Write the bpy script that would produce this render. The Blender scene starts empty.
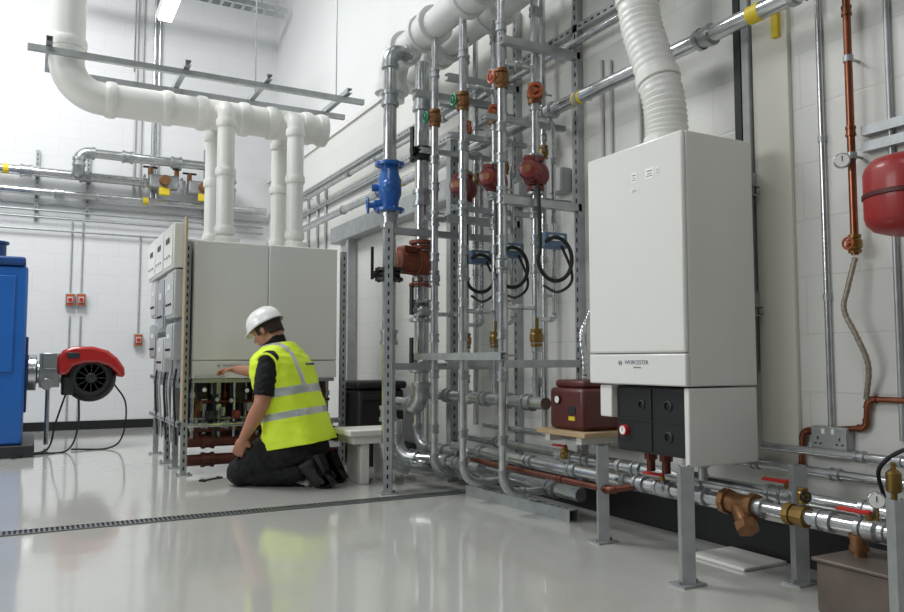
import bpy, bmesh, math, random
from mathutils import Vector, Matrix, noise
random.seed(3)
V=Vector
FPX=780.; YAW=math.radians(28.4); PIT=math.atan(54/780); CH=.8
sc=bpy.context.scene
cd=bpy.data.cameras.new('camera'); cam=bpy.data.objects.new('camera',cd); sc.collection.objects.link(cam)
cam.location=(0,0,CH); cam.rotation_euler=(math.pi/2+PIT,0,-YAW); cd.sensor_width=36; cd.lens=FPX/904*36; cd.clip_start=.05
sc.camera=cam
sy,cy,sp,cp=math.sin(YAW),math.cos(YAW),math.sin(PIT),math.cos(PIT)
def ray(u,v):
    a=(u-452)/FPX; b=(306-v)/FPX
    return V((sy*cp,cy*cp,sp))+a*V((cy,-sy,0))+b*V((-sy*sp,-cy*sp,cp))
# survey helpers: where a sight line meets a wall / floor plane of the room
def PX(u,v,X): d=ray(u,v); return V((0,0,CH))+d*(X/d.x)
def PY(u,v,Y): d=ray(u,v); return V((0,0,CH))+d*(Y/d.y)
def PZ(u,v,Z=0): d=ray(u,v); return V((0,0,CH))+d*((Z-CH)/d.z)

def s2l(c): return c/12.92 if c<=.04045 else ((c+.055)/1.055)**2.4
def rgb(h): h=h.lstrip('#'); return tuple(s2l(int(h[i:i+2],16)/255) for i in (0,2,4))
MATS={}
def mat(name,col,rough=.5,metal=0,var=.05,vs=6,bump=0,bs=60,coat=0,emit=0):
    m=bpy.data.materials.new(name); m.use_nodes=True; nt=m.node_tree; b=nt.nodes['Principled BSDF']
    c=rgb(col); tc=nt.nodes.new('ShaderNodeTexCoord'); n=nt.nodes.new('ShaderNodeTexNoise'); n.inputs['Scale'].default_value=vs; n.inputs['Detail'].default_value=4
    nt.links.new(tc.outputs['Object'],n.inputs['Vector'])
    r=nt.nodes.new('ShaderNodeValToRGB'); r.color_ramp.elements[0].position=.3; r.color_ramp.elements[1].position=.7
    r.color_ramp.elements[0].color=tuple(x*(1-var) for x in c)+(1,); r.color_ramp.elements[1].color=tuple(min(1,x*(1+var)) for x in c)+(1,)
    nt.links.new(n.outputs['Fac'],r.inputs['Fac']); nt.links.new(r.outputs['Color'],b.inputs['Base Color'])
    b.inputs['Roughness'].default_value=rough; b.inputs['Metallic'].default_value=metal
    if coat: b.inputs['Coat Weight'].default_value=coat; b.inputs['Coat Roughness'].default_value=.1
    if emit:
        b.inputs['Emission Color'].default_value=c+(1,); b.inputs['Emission Strength'].default_value=emit
    if bump:
        n2=nt.nodes.new('ShaderNodeTexNoise'); n2.inputs['Scale'].default_value=bs; nt.links.new(tc.outputs['Object'],n2.inputs['Vector'])
        bp=nt.nodes.new('ShaderNodeBump'); bp.inputs['Strength'].default_value=bump; bp.inputs['Distance'].default_value=.01
        nt.links.new(n2.outputs['Fac'],bp.inputs['Height']); nt.links.new(bp.outputs['Normal'],b.inputs['Normal'])
    MATS[name]=m; return m
mat('galv','#c9cccd',.22,.88,.14,16,.03,90); mat('galv_dull','#adb1b2',.38,.55,.12,14,.03,60); mat('zinc_fit','#aeb2b3',.32,.8,.22,25,.08,120)
mat('lagging','#dadcda',.35,0,.03,4); mat('cream','#d6d4c9',.5,0,.02,2)
mat('slot','#16181a',.8); mat('enamel','#e1e1dc',.28,0,.01,2,0,60,.3); mat('enamel_grey','#bbbdbc',.4,0,.02)
mat('pp_white','#eaeae5',.33,0,.02,3); mat('white_paint','#dddcd7',.5,0,.02); mat('paper','#efefec',.8)
mat('red','#a51e1b',.3,0,.08,5,0,60,.6); mat('vessel_red','#961917',.42,0,.06,5,0,60,.2); mat('vessel_band','#4a0f0e',.5); mat('pump_red','#6e2220',.4,.1,.2,12,.08,90,.3); mat('rust','#7d402a',.55,.1,.22,14,.2,90)
mat('brown_red','#54201c',.5,0,.12,10,.08,60,.2); mat('maroon_pipe','#5c2f28',.45,.2,.2,10); mat('blue','#1a5ca8',.35,0,.08,4,0,60,.4)
mat('blue_dark','#17407a',.4,0,.15,9); mat('steel_blue','#5f7690',.45,0,.08); mat('black','#121314',.5,0,.2); mat('rubber','#0d0d0e',.55,0,.2)
mat('dark_grey','#26292b',.45,0,.1); mat('copper','#8f5943',.3,.9,.2,20); mat('copper_red','#6c3f33',.38,.75,.2,14); mat('brass','#8f7442',.36,.85,.15,20)
mat('bronze','#8b6443',.4,.75,.2,20); mat('braid','#9a9182',.45,.4,.2,60); mat('green','#1d7a55',.4); mat('orange','#b0522e',.45); mat('yellow','#d8c02c',.5); mat('red_handle','#bb2821',.4)
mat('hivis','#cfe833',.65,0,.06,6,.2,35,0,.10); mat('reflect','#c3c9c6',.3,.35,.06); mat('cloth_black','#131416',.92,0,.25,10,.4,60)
mat('skin','#b07b61',.5,0,.06,8,.08,80); mat('hair','#2e2018',.7,0,.2,40,.5,150); mat('helmet','#f0f1f0',.25,0,.01,2,0,60,.4)
mat('eye_white','#e6e2dc',.2); mat('lip','#a4655a',.5); mat('boot','#1a1918',.6,0,.2,20,.2,60)
mat('wood','#b39a78',.6,0,.15,5); mat('beige','#a99b84',.55,0,.05); mat('steel','#c6c9ca',.24,.9,.08,8); mat('grate','#8a8e8e',.4,.8,.1)
mat('ink','#6b7484',.6); mat('logo_ink','#7d8695',.5); mat('rusty_box','#6d625a',.5,.4,.2,8,.1,40); mat('tube_light','#ffffff',.5,0,0,1,0,60,0,6)
mat('grey_plastic','#abafb0',.5); mat('dial','#f0f0ec',.4); mat('fill_cut_dark','#64686b',.6); mat('fill_cut_grey','#878b8d',.6)  # last two greys: unseen walls and ceiling darkened to cut fill light
def wallmat(name,axis,c1,c2,bs=.35,k=.98):
    m=bpy.data.materials.new(name); m.use_nodes=True; nt=m.node_tree; b=nt.nodes['Principled BSDF']
    tc=nt.nodes.new('ShaderNodeTexCoord'); sx=nt.nodes.new('ShaderNodeSeparateXYZ'); cx=nt.nodes.new('ShaderNodeCombineXYZ')
    nt.links.new(tc.outputs['Object'],sx.inputs[0]); nt.links.new(sx.outputs[axis],cx.inputs[0]); nt.links.new(sx.outputs['Z'],cx.inputs[1])
    br=nt.nodes.new('ShaderNodeTexBrick'); nt.links.new(cx.outputs[0],br.inputs['Vector'])
    br.inputs['Scale'].default_value=1; br.inputs['Brick Width'].default_value=.45; br.inputs['Row Height'].default_value=.225; br.inputs['Mortar Size'].default_value=.006; br.inputs['Mortar Smooth'].default_value=.9
    br.inputs['Color1'].default_value=rgb(c1)+(1,); br.inputs['Color2'].default_value=tuple(x*k for x in rgb(c1))+(1,); br.inputs['Mortar'].default_value=rgb(c2)+(1,)
    nt.links.new(br.outputs['Color'],b.inputs['Base Color']); b.inputs['Roughness'].default_value=.42
    n=nt.nodes.new('ShaderNodeTexNoise'); n.inputs['Scale'].default_value=45; nt.links.new(tc.outputs['Object'],n.inputs['Vector'])
    mx=nt.nodes.new('ShaderNodeMath'); mx.operation='MULTIPLY_ADD'; nt.links.new(br.outputs['Fac'],mx.inputs[0]); mx.inputs[1].default_value=-1.; nt.links.new(n.outputs['Fac'],mx.inputs[2])
    bp=nt.nodes.new('ShaderNodeBump'); bp.inputs['Strength'].default_value=bs; bp.inputs['Distance'].default_value=.005
    nt.links.new(mx.outputs[0],bp.inputs['Height']); nt.links.new(bp.outputs['Normal'],b.inputs['Normal']); MATS[name]=m
wallmat('block_y','Y','#d8d8d3','#cfcfca',.22,.99); wallmat('block_x','X','#dfe0e1','#d6d8d9',.16,.99)
mat('plain_wall','#dfe0df',.6,0,.02,1)
def floormat():
    m=mat('epoxy','#bcbcb6',.1,0,.03,1.2,0); nt=m.node_tree; b=nt.nodes['Principled BSDF']; tc=nt.nodes['Texture Coordinate']
    n=nt.nodes.new('ShaderNodeTexNoise'); n.inputs['Scale'].default_value=2.2; n.inputs['Detail'].default_value=6; nt.links.new(tc.outputs['Object'],n.inputs['Vector'])
    mr=nt.nodes.new('ShaderNodeMapRange'); mr.inputs['To Min'].default_value=.06; mr.inputs['To Max'].default_value=.17
    nt.links.new(n.outputs['Fac'],mr.inputs['Value']); nt.links.new(mr.outputs['Result'],b.inputs['Roughness'])
    b.inputs['IOR'].default_value=1.55; b.inputs['Coat Weight'].default_value=.35; b.inputs['Coat Roughness'].default_value=.06
    n2=nt.nodes.new('ShaderNodeTexNoise'); n2.inputs['Scale'].default_value=5; nt.links.new(tc.outputs['Object'],n2.inputs['Vector'])
    bp=nt.nodes.new('ShaderNodeBump'); bp.inputs['Strength'].default_value=.09; bp.inputs['Distance'].default_value=.01
    nt.links.new(n2.outputs['Fac'],bp.inputs['Height']); nt.links.new(bp.outputs['Normal'],b.inputs['Normal']); nt.links.new(bp.outputs['Normal'],b.inputs['Coat Normal'])
floormat()

def frame(d):
    d=V(d).normalized(); a=V((0,0,1)) if abs(d.z)<.9 else V((0,1,0)); x=a.cross(d).normalized(); return x,d.cross(x).normalized(),d
class MB:
    def __init__(s): s.v=[];s.f=[];s.m=[];s.M=Matrix();s.mi=0
    def add(s,vs,fs):
        o=len(s.v); s.v+=[s.M@V(v) for v in vs]; s.f+=[[i+o for i in f] for f in fs]; s.m+=[s.mi]*len(fs)
    def box(s,a,b):
        x0,y0,z0=[min(a[i],b[i]) for i in range(3)]; x1,y1,z1=[max(a[i],b[i]) for i in range(3)]
        s.add([(x0,y0,z0),(x1,y0,z0),(x1,y1,z0),(x0,y1,z0),(x0,y0,z1),(x1,y0,z1),(x1,y1,z1),(x0,y1,z1)],[(0,3,2,1),(4,5,6,7),(0,1,5,4),(1,2,6,5),(2,3,7,6),(3,0,4,7)])
        return s
    def boxc(s,c,d): return s.box([c[i]-d[i]/2 for i in range(3)],[c[i]+d[i]/2 for i in range(3)])
    def obox(s,c,ax,d):
        c=V(c); vs=[]
        for k in range(8):
            p=c.copy()
            for i in range(3): p+=V(ax[i])*(d[i]/2*(1 if (k>>i)&1 else -1))
            vs.append(p)
        s.add(vs,[(0,2,3,1),(4,5,7,6),(0,1,5,4),(2,6,7,3),(0,4,6,2),(1,3,7,5)]); return s
    def sweep(s,pts,r,n=14,cap=True,closed=False):
        pts=[V(p) for p in pts]; N=len(pts); rr=r if isinstance(r,(list,tuple)) else [r]*N
        x=None; vs=[]
        for i,p in enumerate(pts):
            if closed: d=pts[(i+1)%N]-pts[i-1]
            else: d=(pts[min(i+1,N-1)]-pts[max(i-1,0)])
            if d.length<1e-9: d=V((0,0,1))
            d.normalize()
            if x is None: x=frame(d)[0]
            x=(x-d*x.dot(d)); 
            if x.length<1e-6: x=frame(d)[0]
            x.normalize(); y=d.cross(x)
            for k in range(n):
                t=2*math.pi*k/n; vs.append(p+(x*math.cos(t)+y*math.sin(t))*rr[i])
        fs=[]
        for i in range(N if closed else N-1):
            j=(i+1)%N
            for k in range(n): fs.append((i*n+k,i*n+(k+1)%n,j*n+(k+1)%n,j*n+k))
        if cap and not closed: fs+= [tuple(range(n-1,-1,-1)),tuple(range((N-1)*n,N*n))]
        s.add(vs,fs); return s
    def cyl(s,a,b,r,r2=None,n=16): return s.sweep([a,b],[r,r if r2 is None else r2],n)
    def lathe(s,o,d,prof,n=20):
        x,y,d=frame(d); o=V(o); vs=[]
        for t,r in prof:
            for k in range(n):
                q=2*math.pi*k/n; vs.append(o+d*t+(x*math.cos(q)+y*math.sin(q))*max(r,.0004))
        N=len(prof); fs=[(i*n+k,i*n+(k+1)%n,(i+1)*n+(k+1)%n,(i+1)*n+k) for i in range(N-1) for k in range(n)]
        fs+=[tuple(range(n-1,-1,-1)),tuple(range((N-1)*n,N*n))]; s.add(vs,fs); return s
    def sph(s,c,r,n=16,ax=None):
        if not isinstance(r,(tuple,list)): r=(r,r,r)
        ax=ax or (V((1,0,0)),V((0,1,0)),V((0,0,1))); c=V(c); m=n//2; vs=[]
        for i in range(m+1):
            ph=math.pi*i/m
            for k in range(n):
                t=2*math.pi*k/n; sn=max(math.sin(ph),.003)
                vs.append(c+ax[0]*(r[0]*sn*math.cos(t))+ax[1]*(r[1]*sn*math.sin(t))+ax[2]*(r[2]*math.cos(ph)))
        fs=[(i*n+k,(i+1)*n+k,(i+1)*n+(k+1)%n,i*n+(k+1)%n) for i in range(m) for k in range(n)]+[tuple(range(n)),tuple(range(m*n+n-1,m*n-1,-1))]
        s.add(vs,fs); return s
    def caps(s,a,b,r0,r1,n=16):
        a=V(a);b=V(b);d=(b-a); L=d.length; d.normalize(); pr=[]
        for i in range(6): t=math.pi/2*i/5; pr.append((-r0*math.cos(t),r0*math.sin(t)))
        for i in range(6): t=math.pi/2*i/5; pr.append((L+r1*math.sin(t),r1*math.cos(t)))
        return s.lathe(a,d,pr,n)
    def torus(s,c,d,R,r,n=24,m=8):
        x,y,d=frame(d); c=V(c)
        return s.sweep([c+(x*math.cos(2*math.pi*k/n)+y*math.sin(2*math.pi*k/n))*R for k in range(n)],r,m,closed=True)
    def ext(s,poly,vec):
        n=len(poly); vec=V(vec); s.add([V(p) for p in poly]+[V(p)+vec for p in poly],[tuple(range(n-1,-1,-1)),tuple(range(n,2*n))]+[(i,(i+1)%n,n+(i+1)%n,n+i) for i in range(n)]); return s
    def flange(s,c,d,r,t=.012,bolts=6):
        d=V(d).normalized(); c=V(c); s.cyl(c-d*t/2,c+d*t/2,r,n=20); x,y,_=frame(d)
        for k in range(bolts):
            q=2*math.pi*k/bolts; p=c+(x*math.cos(q)+y*math.sin(q))*r*.8; s.cyl(p-d*(t/2+.007),p+d*(t/2+.007),r*.09,n=6)
        return s
BASE={}
def link(o): sc.collection.objects.link(o)
def mk(mb,name,mats,base,bevel=0,smooth=35):
    base=V(base); me=bpy.data.meshes.new(name); me.from_pydata([v-base for v in mb.v],[],mb.f)
    if isinstance(mats,str): mats=[mats]
    for q in mats: me.materials.append(MATS[q])
    me.polygons.foreach_set('material_index',mb.m)
    bm=bmesh.new(); bm.from_mesh(me); bmesh.ops.recalc_face_normals(bm,faces=bm.faces); bm.to_mesh(me); bm.free()
    me.polygons.foreach_set('use_smooth',[True]*len(me.polygons)); me.update(); me.set_sharp_from_angle(angle=math.radians(smooth))
    o=bpy.data.objects.new(name,me); link(o)
    if bevel:
        b=o.modifiers.new('b','BEVEL'); b.width=bevel; b.segments=2; b.limit_method='ANGLE'; b.angle_limit=math.radians(40)
    return o
def part(mb,name,mats,parent,bevel=0,label=None,smooth=35):
    b=BASE[parent.name]; o=mk(mb,name,mats,b,bevel,smooth); o.parent=parent; BASE[o.name]=b
    if label: o['label']=label
    return o
def tag(o,label,cat,group=None):
    o['label']=label; o['category']=cat
    if group: o['group']=group
    return o
def thing(name,base,label,cat,group=None):
    o=bpy.data.objects.new(name,None); o.empty_display_size=.05; link(o); o.location=base; BASE[o.name]=V(base); return tag(o,label,cat,group)
def tmesh(mb,name,mats,base,label,cat,group=None,bevel=0,smooth=35):
    o=mk(mb,name,mats,base,bevel,smooth); o.location=base; BASE[o.name]=V(base); return tag(o,label,cat,group)
def struct(mb,name,mats,bevel=0):
    o=mk(mb,name,mats,(0,0,0),bevel); o['kind']='structure'; return o
def cpy(root,off,label=None):
    def rec(o,par):
        c=o.copy(); link(c)
        if par is None:
            c.location=V(o.location)+V(off); BASE[c.name]=BASE[o.name]+V(off)
        else: c.parent=par
        for ch in o.children: rec(ch,c)
        return c
    c=rec(root,None)
    if label: c['label']=label
    return c
def textpart(txt,parent,M,size,m,name='lettering',depth=.0008,bold=0):
    cu=bpy.data.curves.new('t','FONT'); cu.body=txt; cu.size=size; cu.extrude=depth; cu.align_x='CENTER'; cu.align_y='CENTER'; cu.offset=bold; cu.resolution_u=3
    o=bpy.data.objects.new('t',cu); link(o); dg=bpy.context.evaluated_depsgraph_get(); me=bpy.data.meshes.new_from_object(o.evaluated_get(dg)); bpy.data.objects.remove(o)
    me.transform(Matrix.Translation(-BASE[parent.name])@M); me.materials.clear(); me.materials.append(MATS[m]); p=bpy.data.objects.new(name,me); link(p); p.parent=parent; BASE[p.name]=BASE[parent.name]; return p
def frameM(o,x,y):
    x=V(x).normalized(); y=V(y).normalized(); z=x.cross(y); m=Matrix.Identity(4)
    for i in range(3): m[i][0]=x[i]; m[i][1]=y[i]; m[i][2]=z[i]; m[i][3]=o[i]
    return m
# ---- pipes
def fillet(pts,R,seg=7):
    pts=[V(p) for p in pts]; out=[pts[0]]; arcs=[]
    for i in range(1,len(pts)-1):
        a,b,c=pts[i-1],pts[i],pts[i+1]; d1=(a-b); d2=(c-b); l1,l2=d1.length,d2.length; d1.normalize(); d2.normalize()
        ang=d1.angle(d2)
        if ang>math.pi-.05: out.append(b); continue
        t=min(R/math.tan(ang/2),l1*.49,l2*.49); r=t*math.tan(ang/2); bis=(d1+d2).normalized(); ce=b+bis*(r/math.sin(ang/2))
        s0=b+d1*t-ce; s1=b+d2*t-ce; tot=s0.angle(s1); axis=s0.cross(s1).normalized(); arc=[]
        for k in range(seg+1): arc.append(ce+Matrix.Rotation(tot*k/seg,3,axis)@s0)
        out+=arc; arcs.append((arc,d1,d2))
    out.append(pts[-1]); return out,arcs
def pipe(label,pts,r,m='galv',bend=None,coup=(),elbows=True,em=None,name='pipe',cat='pipe',group=None,clamps=(),bands=(),n=16):
    pts=[V(p) for p in pts]; bend=bend or r*2.2; path,arcs=fillet(pts,bend)
    o=tmesh(MB().sweep(path,r,n),name,m,pts[0],label,cat,group)
    em=em or ('zinc_fit' if m=='galv' else m)
    if elbows:
        for arc,d1,d2 in arcs:
            mb=MB(); q=[arc[0]+d1*r*.7]+arc+[arc[-1]+d2*r*.7]; mb.sweep(q,r*1.16,n)
            mb.cyl(q[0]-d1*r*.25,q[0]+d1*r*.35,r*1.32,n=n); mb.cyl(q[-1]-d2*r*.25,q[-1]+d2*r*.35,r*1.32,n=n); part(mb,'elbow_fitting',em,o)
    for seg,t in coup:
        a,b=pts[seg],pts[seg+1]; p=a.lerp(b,t); d=(b-a).normalized(); mb=MB(); w=max(r*1.1,.018)
        mb.lathe(p-d*w,d,[(0,r*1.02),(0,r*1.35),(w*.5,r*1.35),(w*.5,r*1.18),(w*1.5,r*1.18),(w*1.5,r*1.35),(w*2,r*1.35),(w*2,r*1.02)],n); part(mb,'coupling',em,o)
    for seg,t in clamps:
        a,b=pts[seg],pts[seg+1]; p=a.lerp(b,t); d=(b-a).normalized(); mb=MB(); mb.cyl(p-d*.012,p+d*.012,r*1.15+.002,n=n)
        x=V((1,0,0)) if abs(d.x)<.7 else V((0,1,0)); mb.cyl(p,p+x*(r+.045),.006,n=8); part(mb,'pipe_clamp','galv_dull',o)
    for seg,t in bands:
        a,b=pts[seg],pts[seg+1]; p=a.lerp(b,t); d=(b-a).normalized(); part(MB().cyl(p-d*.03,p+d*.03,r*1.03,n=n),'marker_band','yellow',o,label='yellow pipe marker band')
    return o
def strut(label,p0,p1,nrm,w=.041,name='strut_channel',group=None,slots=True,m='galv_dull',foot=False,cat='steel channel'):
    p0=V(p0);p1=V(p1);d=(p1-p0).normalized(); nrm=V(nrm); nrm=(nrm-d*nrm.dot(d)).normalized(); sd=d.cross(nrm); h=w/2;t=.004
    pr=[(-h,h),(h,h),(h,-h),(h*.55,-h),(h*.55,-h+t),(h-t,-h+t),(h-t,h-t),(-h+t,h-t),(-h+t,-h+t),(-h*.55,-h+t),(-h*.55,-h),(-h,-h)]
    mb=MB(); mb.ext([p0+sd*a+nrm*b for a,b in pr],p1-p0)
    if slots:
        mb.mi=1; L=(p1-p0).length; k=.04
        while k<L-.03: mb.obox(p0+d*k+nrm*(h+.0002),(d,sd,nrm),(.026,.010,.0012)); k+=.055
        mb.mi=0
    o=tmesh(mb,name,[m,'slot'],p0,label,cat,group,smooth=20)
    if foot: 
        f=MB().boxc((p0.x,p0.y,.004),(.11,.08,.008)); 
        for sx in (-.04,.04): f.cyl((p0.x+sx,p0.y,.008),(p0.x+sx,p0.y,.018),.008,n=6)
        part(f,'base_plate','galv_dull',o)
    return o
# ================= ROOM
XW=2.68; YB=10.0; H=6.2
struct(MB().box((-6.5,-4,-.1),(3.2,YB+.3,0)),'floor','epoxy')
struct(MB().box((XW,-4,0),(XW+.5,YB,3.12)),'wall_right','block_y')
struct(MB().box((XW+.09,-4,3.12),(XW+.5,YB,H)),'wall_upper_right','plain_wall')
struct(MB().box((XW-.02,-4,3.10),(XW+.09,YB,3.145)),'trim_1','white_paint')
ya=PX(756,200,2.66).y; yb=PX(792,200,2.66).y
struct(MB().box((XW-.022,yb,.15),(XW,ya,3.10)),'trim_2','cream',.004)
struct(MB().box((-6.5,YB,0),(XW+.5,YB+.3,H)),'wall_back','block_x')
struct(MB().box((-6.8,-4,0),(-6.5,YB,H)),'wall_left','fill_cut_grey')
struct(MB().box((-6.8,-4.3,0),(XW+.5,-4,H)),'wall_front','fill_cut_dark')  # out of view, toned down so less light bounces back
struct(MB().box((-6.8,-4.3,H),(XW+.5,YB+.3,H+.2)),'ceiling','fill_cut_grey')
struct(MB().box((XW-.014,-4,0),(XW,YB,.15)),'baseboard_right','black')
struct(MB().box((-6.5,YB-.014,0),(XW-.014,YB,.1)),'baseboard_back','black')
a=PZ(0,541);b=PZ(452,489); Yd=(a.y+b.y)/2
mb=MB(); 
mb.box((-2.6,Yd-.05,.001),(b.x,Yd-.043,.006)); mb.box((-2.6,Yd+.043,.001),(b.x,Yd+.05,.006)); k=-2.6
while k<b.x-.02: mb.box((k,Yd-.043,.002),(k+.009,Yd+.043,.0055)); k+=.022
mb.mi=1; mb.box((-2.6,Yd-.043,.0004),(b.x,Yd+.043,.0012)); tmesh(mb,'drain_grating',['grate','slot'],(0,Yd,0),'narrow slotted steel drain grating set in the glossy floor','floor drain')

# ================= BOILERS
def boiler(label,pos,rot,w=.53,d=.38,h=.98,kind='front',group=None,logo=True):
    r=thing('wall_hung_boiler',pos,label,'boiler',group); M=Matrix.Translation(V(pos))@Matrix.Rotation(rot,4,'Z')
    def B(): q=MB(); q.M=M; return q
    hw=w/2
    part(B().box((-hw,-d+.02,0),(hw,0,h)),'casing','enamel',r,.006)
    part(B().box((-hw,-d-.004,.128),(hw,-d+.018,h)),'front_panel','enamel',r,.009)
    part(B().box((-hw,-d-.004,0),(hw,-d+.018,.124)),'control_flap','enamel',r,.006)
    q=B(); q.cyl((.0,-d+.19,h),(.0,-d+.19,h+.05),.092,n=24); q.torus((.0,-d+.19,h+.045),(0,0,1),.084,.01); part(q,'flue_collar','pp_white',r)
    if logo:
        F=lambda x,z:M@frameM(V((x,-d-.0048,z)),(1,0,0),(0,0,1))
        textpart('WORCESTER',r,F(.015,.090),.024,'logo_ink',bold=-.0002)
        textpart('Bosch Group',r,F(.02,.070),.008,'logo_ink')
        q=B(); q.torus((-.082,-d-.0045,.088),(0,1,0),.010,.0011,24,6); q.boxc((-.082,-d-.0045,.088),(.011,.002,.0025)); q.boxc((-.087,-d-.0045,.088),(.0022,.002,.011)); q.boxc((-.077,-d-.0045,.088),(.0022,.002,.011)); part(q,'emblem','logo_ink',r)
    if kind=='right':
        for i,(x,z,sx,sz) in enumerate(((.02,.845,.035,.045),(.11,.845,.05,.045),(.155,.845,.02,.03),(.02,.79,.05,.02))):
            q=B(); q.boxc((x,-d-.0045,z),(sx,.001,sz))
            q.mi=1; q.boxc((x,-d-.0053,z+sz*.2),(sx*.6,.0006,sz*.08)); q.boxc((x,-d-.0053,z-sz*.05),(sx*.5,.0006,sz*.06)); q.boxc((x,-d-.0053,z-sz*.25),(sx*.7,.0006,sz*.06)); part(q,'sticker',['paper','ink'],r,label='small white printed sticker')
        part(B().box((hw-.03,-d+.012,-.30),(hw-.004,-.0,-.006)),'lower_side_panel','enamel',r,.005)
        part(B().box((-hw+.05,-d+.012,-.14),(-hw+.125,-.02,-.006)),'lower_side_panel','enamel',r,.005)
        part(B().box((-hw+.10,-.06,-.28),(hw-.035,-.0,-.006)),'lower_back_panel','enamel',r,.005)
        part(B().box((-hw+.128,-d+.035,-.275),(hw-.033,-.07,-.006)),'insulated_pump_group','black',r,.012)
        q=B(); q.box((.055,-d+.030,-.265),(.058,-d+.036,-.015)); q.box((-hw+.14,-d+.030,-.145),(hw-.045,-d+.036,-.142)); part(q,'insulation_seam','dark_grey',r)
        for x,z,rad in ((.0,-.08,.017),(.15,-.08,.019),(.15,-.2,.019)):
            q=B(); q.lathe((x,-d+.04,z),(0,-1,0),[(0,rad*1.2),(.010,rad*1.1),(.012,rad*.85),(.004,rad*.8),(.004,0)],24); part(q,'round_port','dark_grey',r)
        q=B(); q.cyl((-.10,-d+.035,-.19),(-.10,-d+.018,-.19),.022,n=20); q.mi=1; q.cyl((-.10,-d+.0185,-.19),(-.10,-d+.016,-.19),.017,n=20); q.mi=2; q.boxc((-.10,-d+.0155,-.186),(.0025,.001,.018)); part(q,'thermometer',['ink_red' if 'ink_red' in MATS else 'red_handle','dial','black'],r)
        for x in (-.11,-.02,.11,.18): q=B(); q.cyl((x,-.2,-.25),(x,-.2,-.37),.018); q.cyl((x,-.2,-.29),(x,-.2,-.32),.028,n=6); part(q,'union_nut','copper_red' if x<.1 else 'zinc_fit',r)
    else:
        q=B(); q.box((-hw+.01,-d+.02,-.03),(hw-.01,-d+.10,-.004)); part(q,'underside_tray','galv_dull',r)
        part(B().box((-hw+.01,-.12,-.44),(hw-.01,-.10,-.02)),'rear_lining','dark_grey',r)
        q=B(); q.box((.02,-d+.10,-.16),(.14,-.14,-.02)); part(q,'insulated_pump_group','dark_grey',r,.012)
        q=B(); q.box((-.21,-d+.10,-.15),(-.13,-.14,-.02)); part(q,'insulated_pump_group','black',r,.01)
        part(B().box((-.11,-d+.09,-.12),(-.04,-d+.2,-.02)),'gas_valve','galv_dull',r,.008)
        for i,(x,c,rr_) in enumerate(((-.24,'galv',.012),(-.195,'copper_red',.017),(-.14,'galv',.015),(-.09,'dark_grey',.014),(-.05,'galv',.015),(.0,'copper_red',.015),(.05,'galv',.011),(.10,'dark_grey',.017),(.15,'galv',.014),(.19,'copper_red',.012),(.23,'galv',.016))):
            y=-d+.08+.04*(i%3); q=B(); q.cyl((x,y,-.02),(x,y,-.42),rr_); z=-.10-.045*((i*3)%5); q.cyl((x,y,z),(x,y,z-.04),rr_*1.7,n=6); q.cyl((x,y,-.34),(x,y,-.37),rr_*1.6,n=6); part(q,'drop_pipe',c,r)
        for x,z in ((-.17,-.08),(.02,-.16),(.13,-.09),(-.08,-.15)):
            q=B(); q.cyl((x,-d+.06,z),(x,-d+.03,z),.021,n=18); q.mi=1; q.cyl((x,-d+.0299,z),(x,-d+.027,z),.015,n=18); part(q,'pressure_gauge',['black','dial' if x in(-.17,.13) else 'grey_plastic'],r)
        for x in (.06,-.12): q=B(); q.boxc((x,-d+.07,-.26),(.06,.06,.06)); q.cyl((x,-d+.05,-.26),(x,-d+.0,-.26),.024); part(q,'pump_head','pump_red' if x>0 else 'dark_grey',r,.006)
        for x,z,c in ((-.19,-.2,'brass'),(-.03,-.24,'zinc_fit'),(.16,-.21,'zinc_fit'),(.21,-.29,'dark_grey'),(-.22,-.31,'zinc_fit'),(.0,-.33,'zinc_fit'),(.12,-.34,'dark_grey')):
            q=B(); q.cyl((x,-d+.08,z-.03),(x,-d+.08,z+.03),.020,n=10); q.cyl((x,-d+.08,z),(x,-d+.04,z),.011,n=10); q.boxc((x,-d+.035,z+.012),(.010,.008,.05)); part(q,'stop_cock',c,r)
        for z,c in ((-.17,'copper_red'),(-.29,'zinc_fit'),(-.36,'maroon_pipe')): q=B(); q.cyl((-.25,-d+.11,z),(.25,-d+.11,z),.012 if z>-.3 else .024); part(q,'link_pipe',c,r)
        q=B(); q.boxc((-.14,-d+.0,.012),(.20,.05,.02)); part(q,'open_door_strip','enamel_grey',r)
    return r
RB=boiler('large white wall-hung gas boiler with ribbed white flue',(2.54,2.438,.70),-math.pi/2,w=.57,kind='right')
gA='white boilers in back-to-back cascade'
boiler('white cascade boiler with open underside, serviced by the kneeling man',(1.265,6.05,.67),0,group=gA)
boiler('white cascade boiler standing beside the serviced one',(1.797,6.05,.67),0,group=gA)
boiler('rear white cascade boiler mounted back to back',(1.265,6.12,.67),math.pi,group=gA,logo=False)
boiler('rear white cascade boiler mounted back to back',(1.797,6.12,.67),math.pi,group=gA,logo=False)
pts=[V(p) for p in ((2.35,2.43,1.70),(2.35,2.43,1.80),(2.345,2.445,1.93),(2.335,2.49,2.09),(2.325,2.54,2.25),(2.32,2.565,2.42),(2.32,2.57,2.7),(2.32,2.57,3.0))]
def crom(P,m):
    out=[]; Q=[P[0]*2-P[1]]+P+[P[-1]*2-P[-2]]
    for i in range(1,len(Q)-2):
        for k in range(m):
            t=k/m; a,b,c,d=Q[i-1],Q[i],Q[i+1],Q[i+2]
            out.append(.5*((2*b)+(c-a)*t+(2*a-5*b+4*c-d)*t*t+(3*b-a-3*c+d)*t**3))
    out.append(P[-1]); return out
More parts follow.
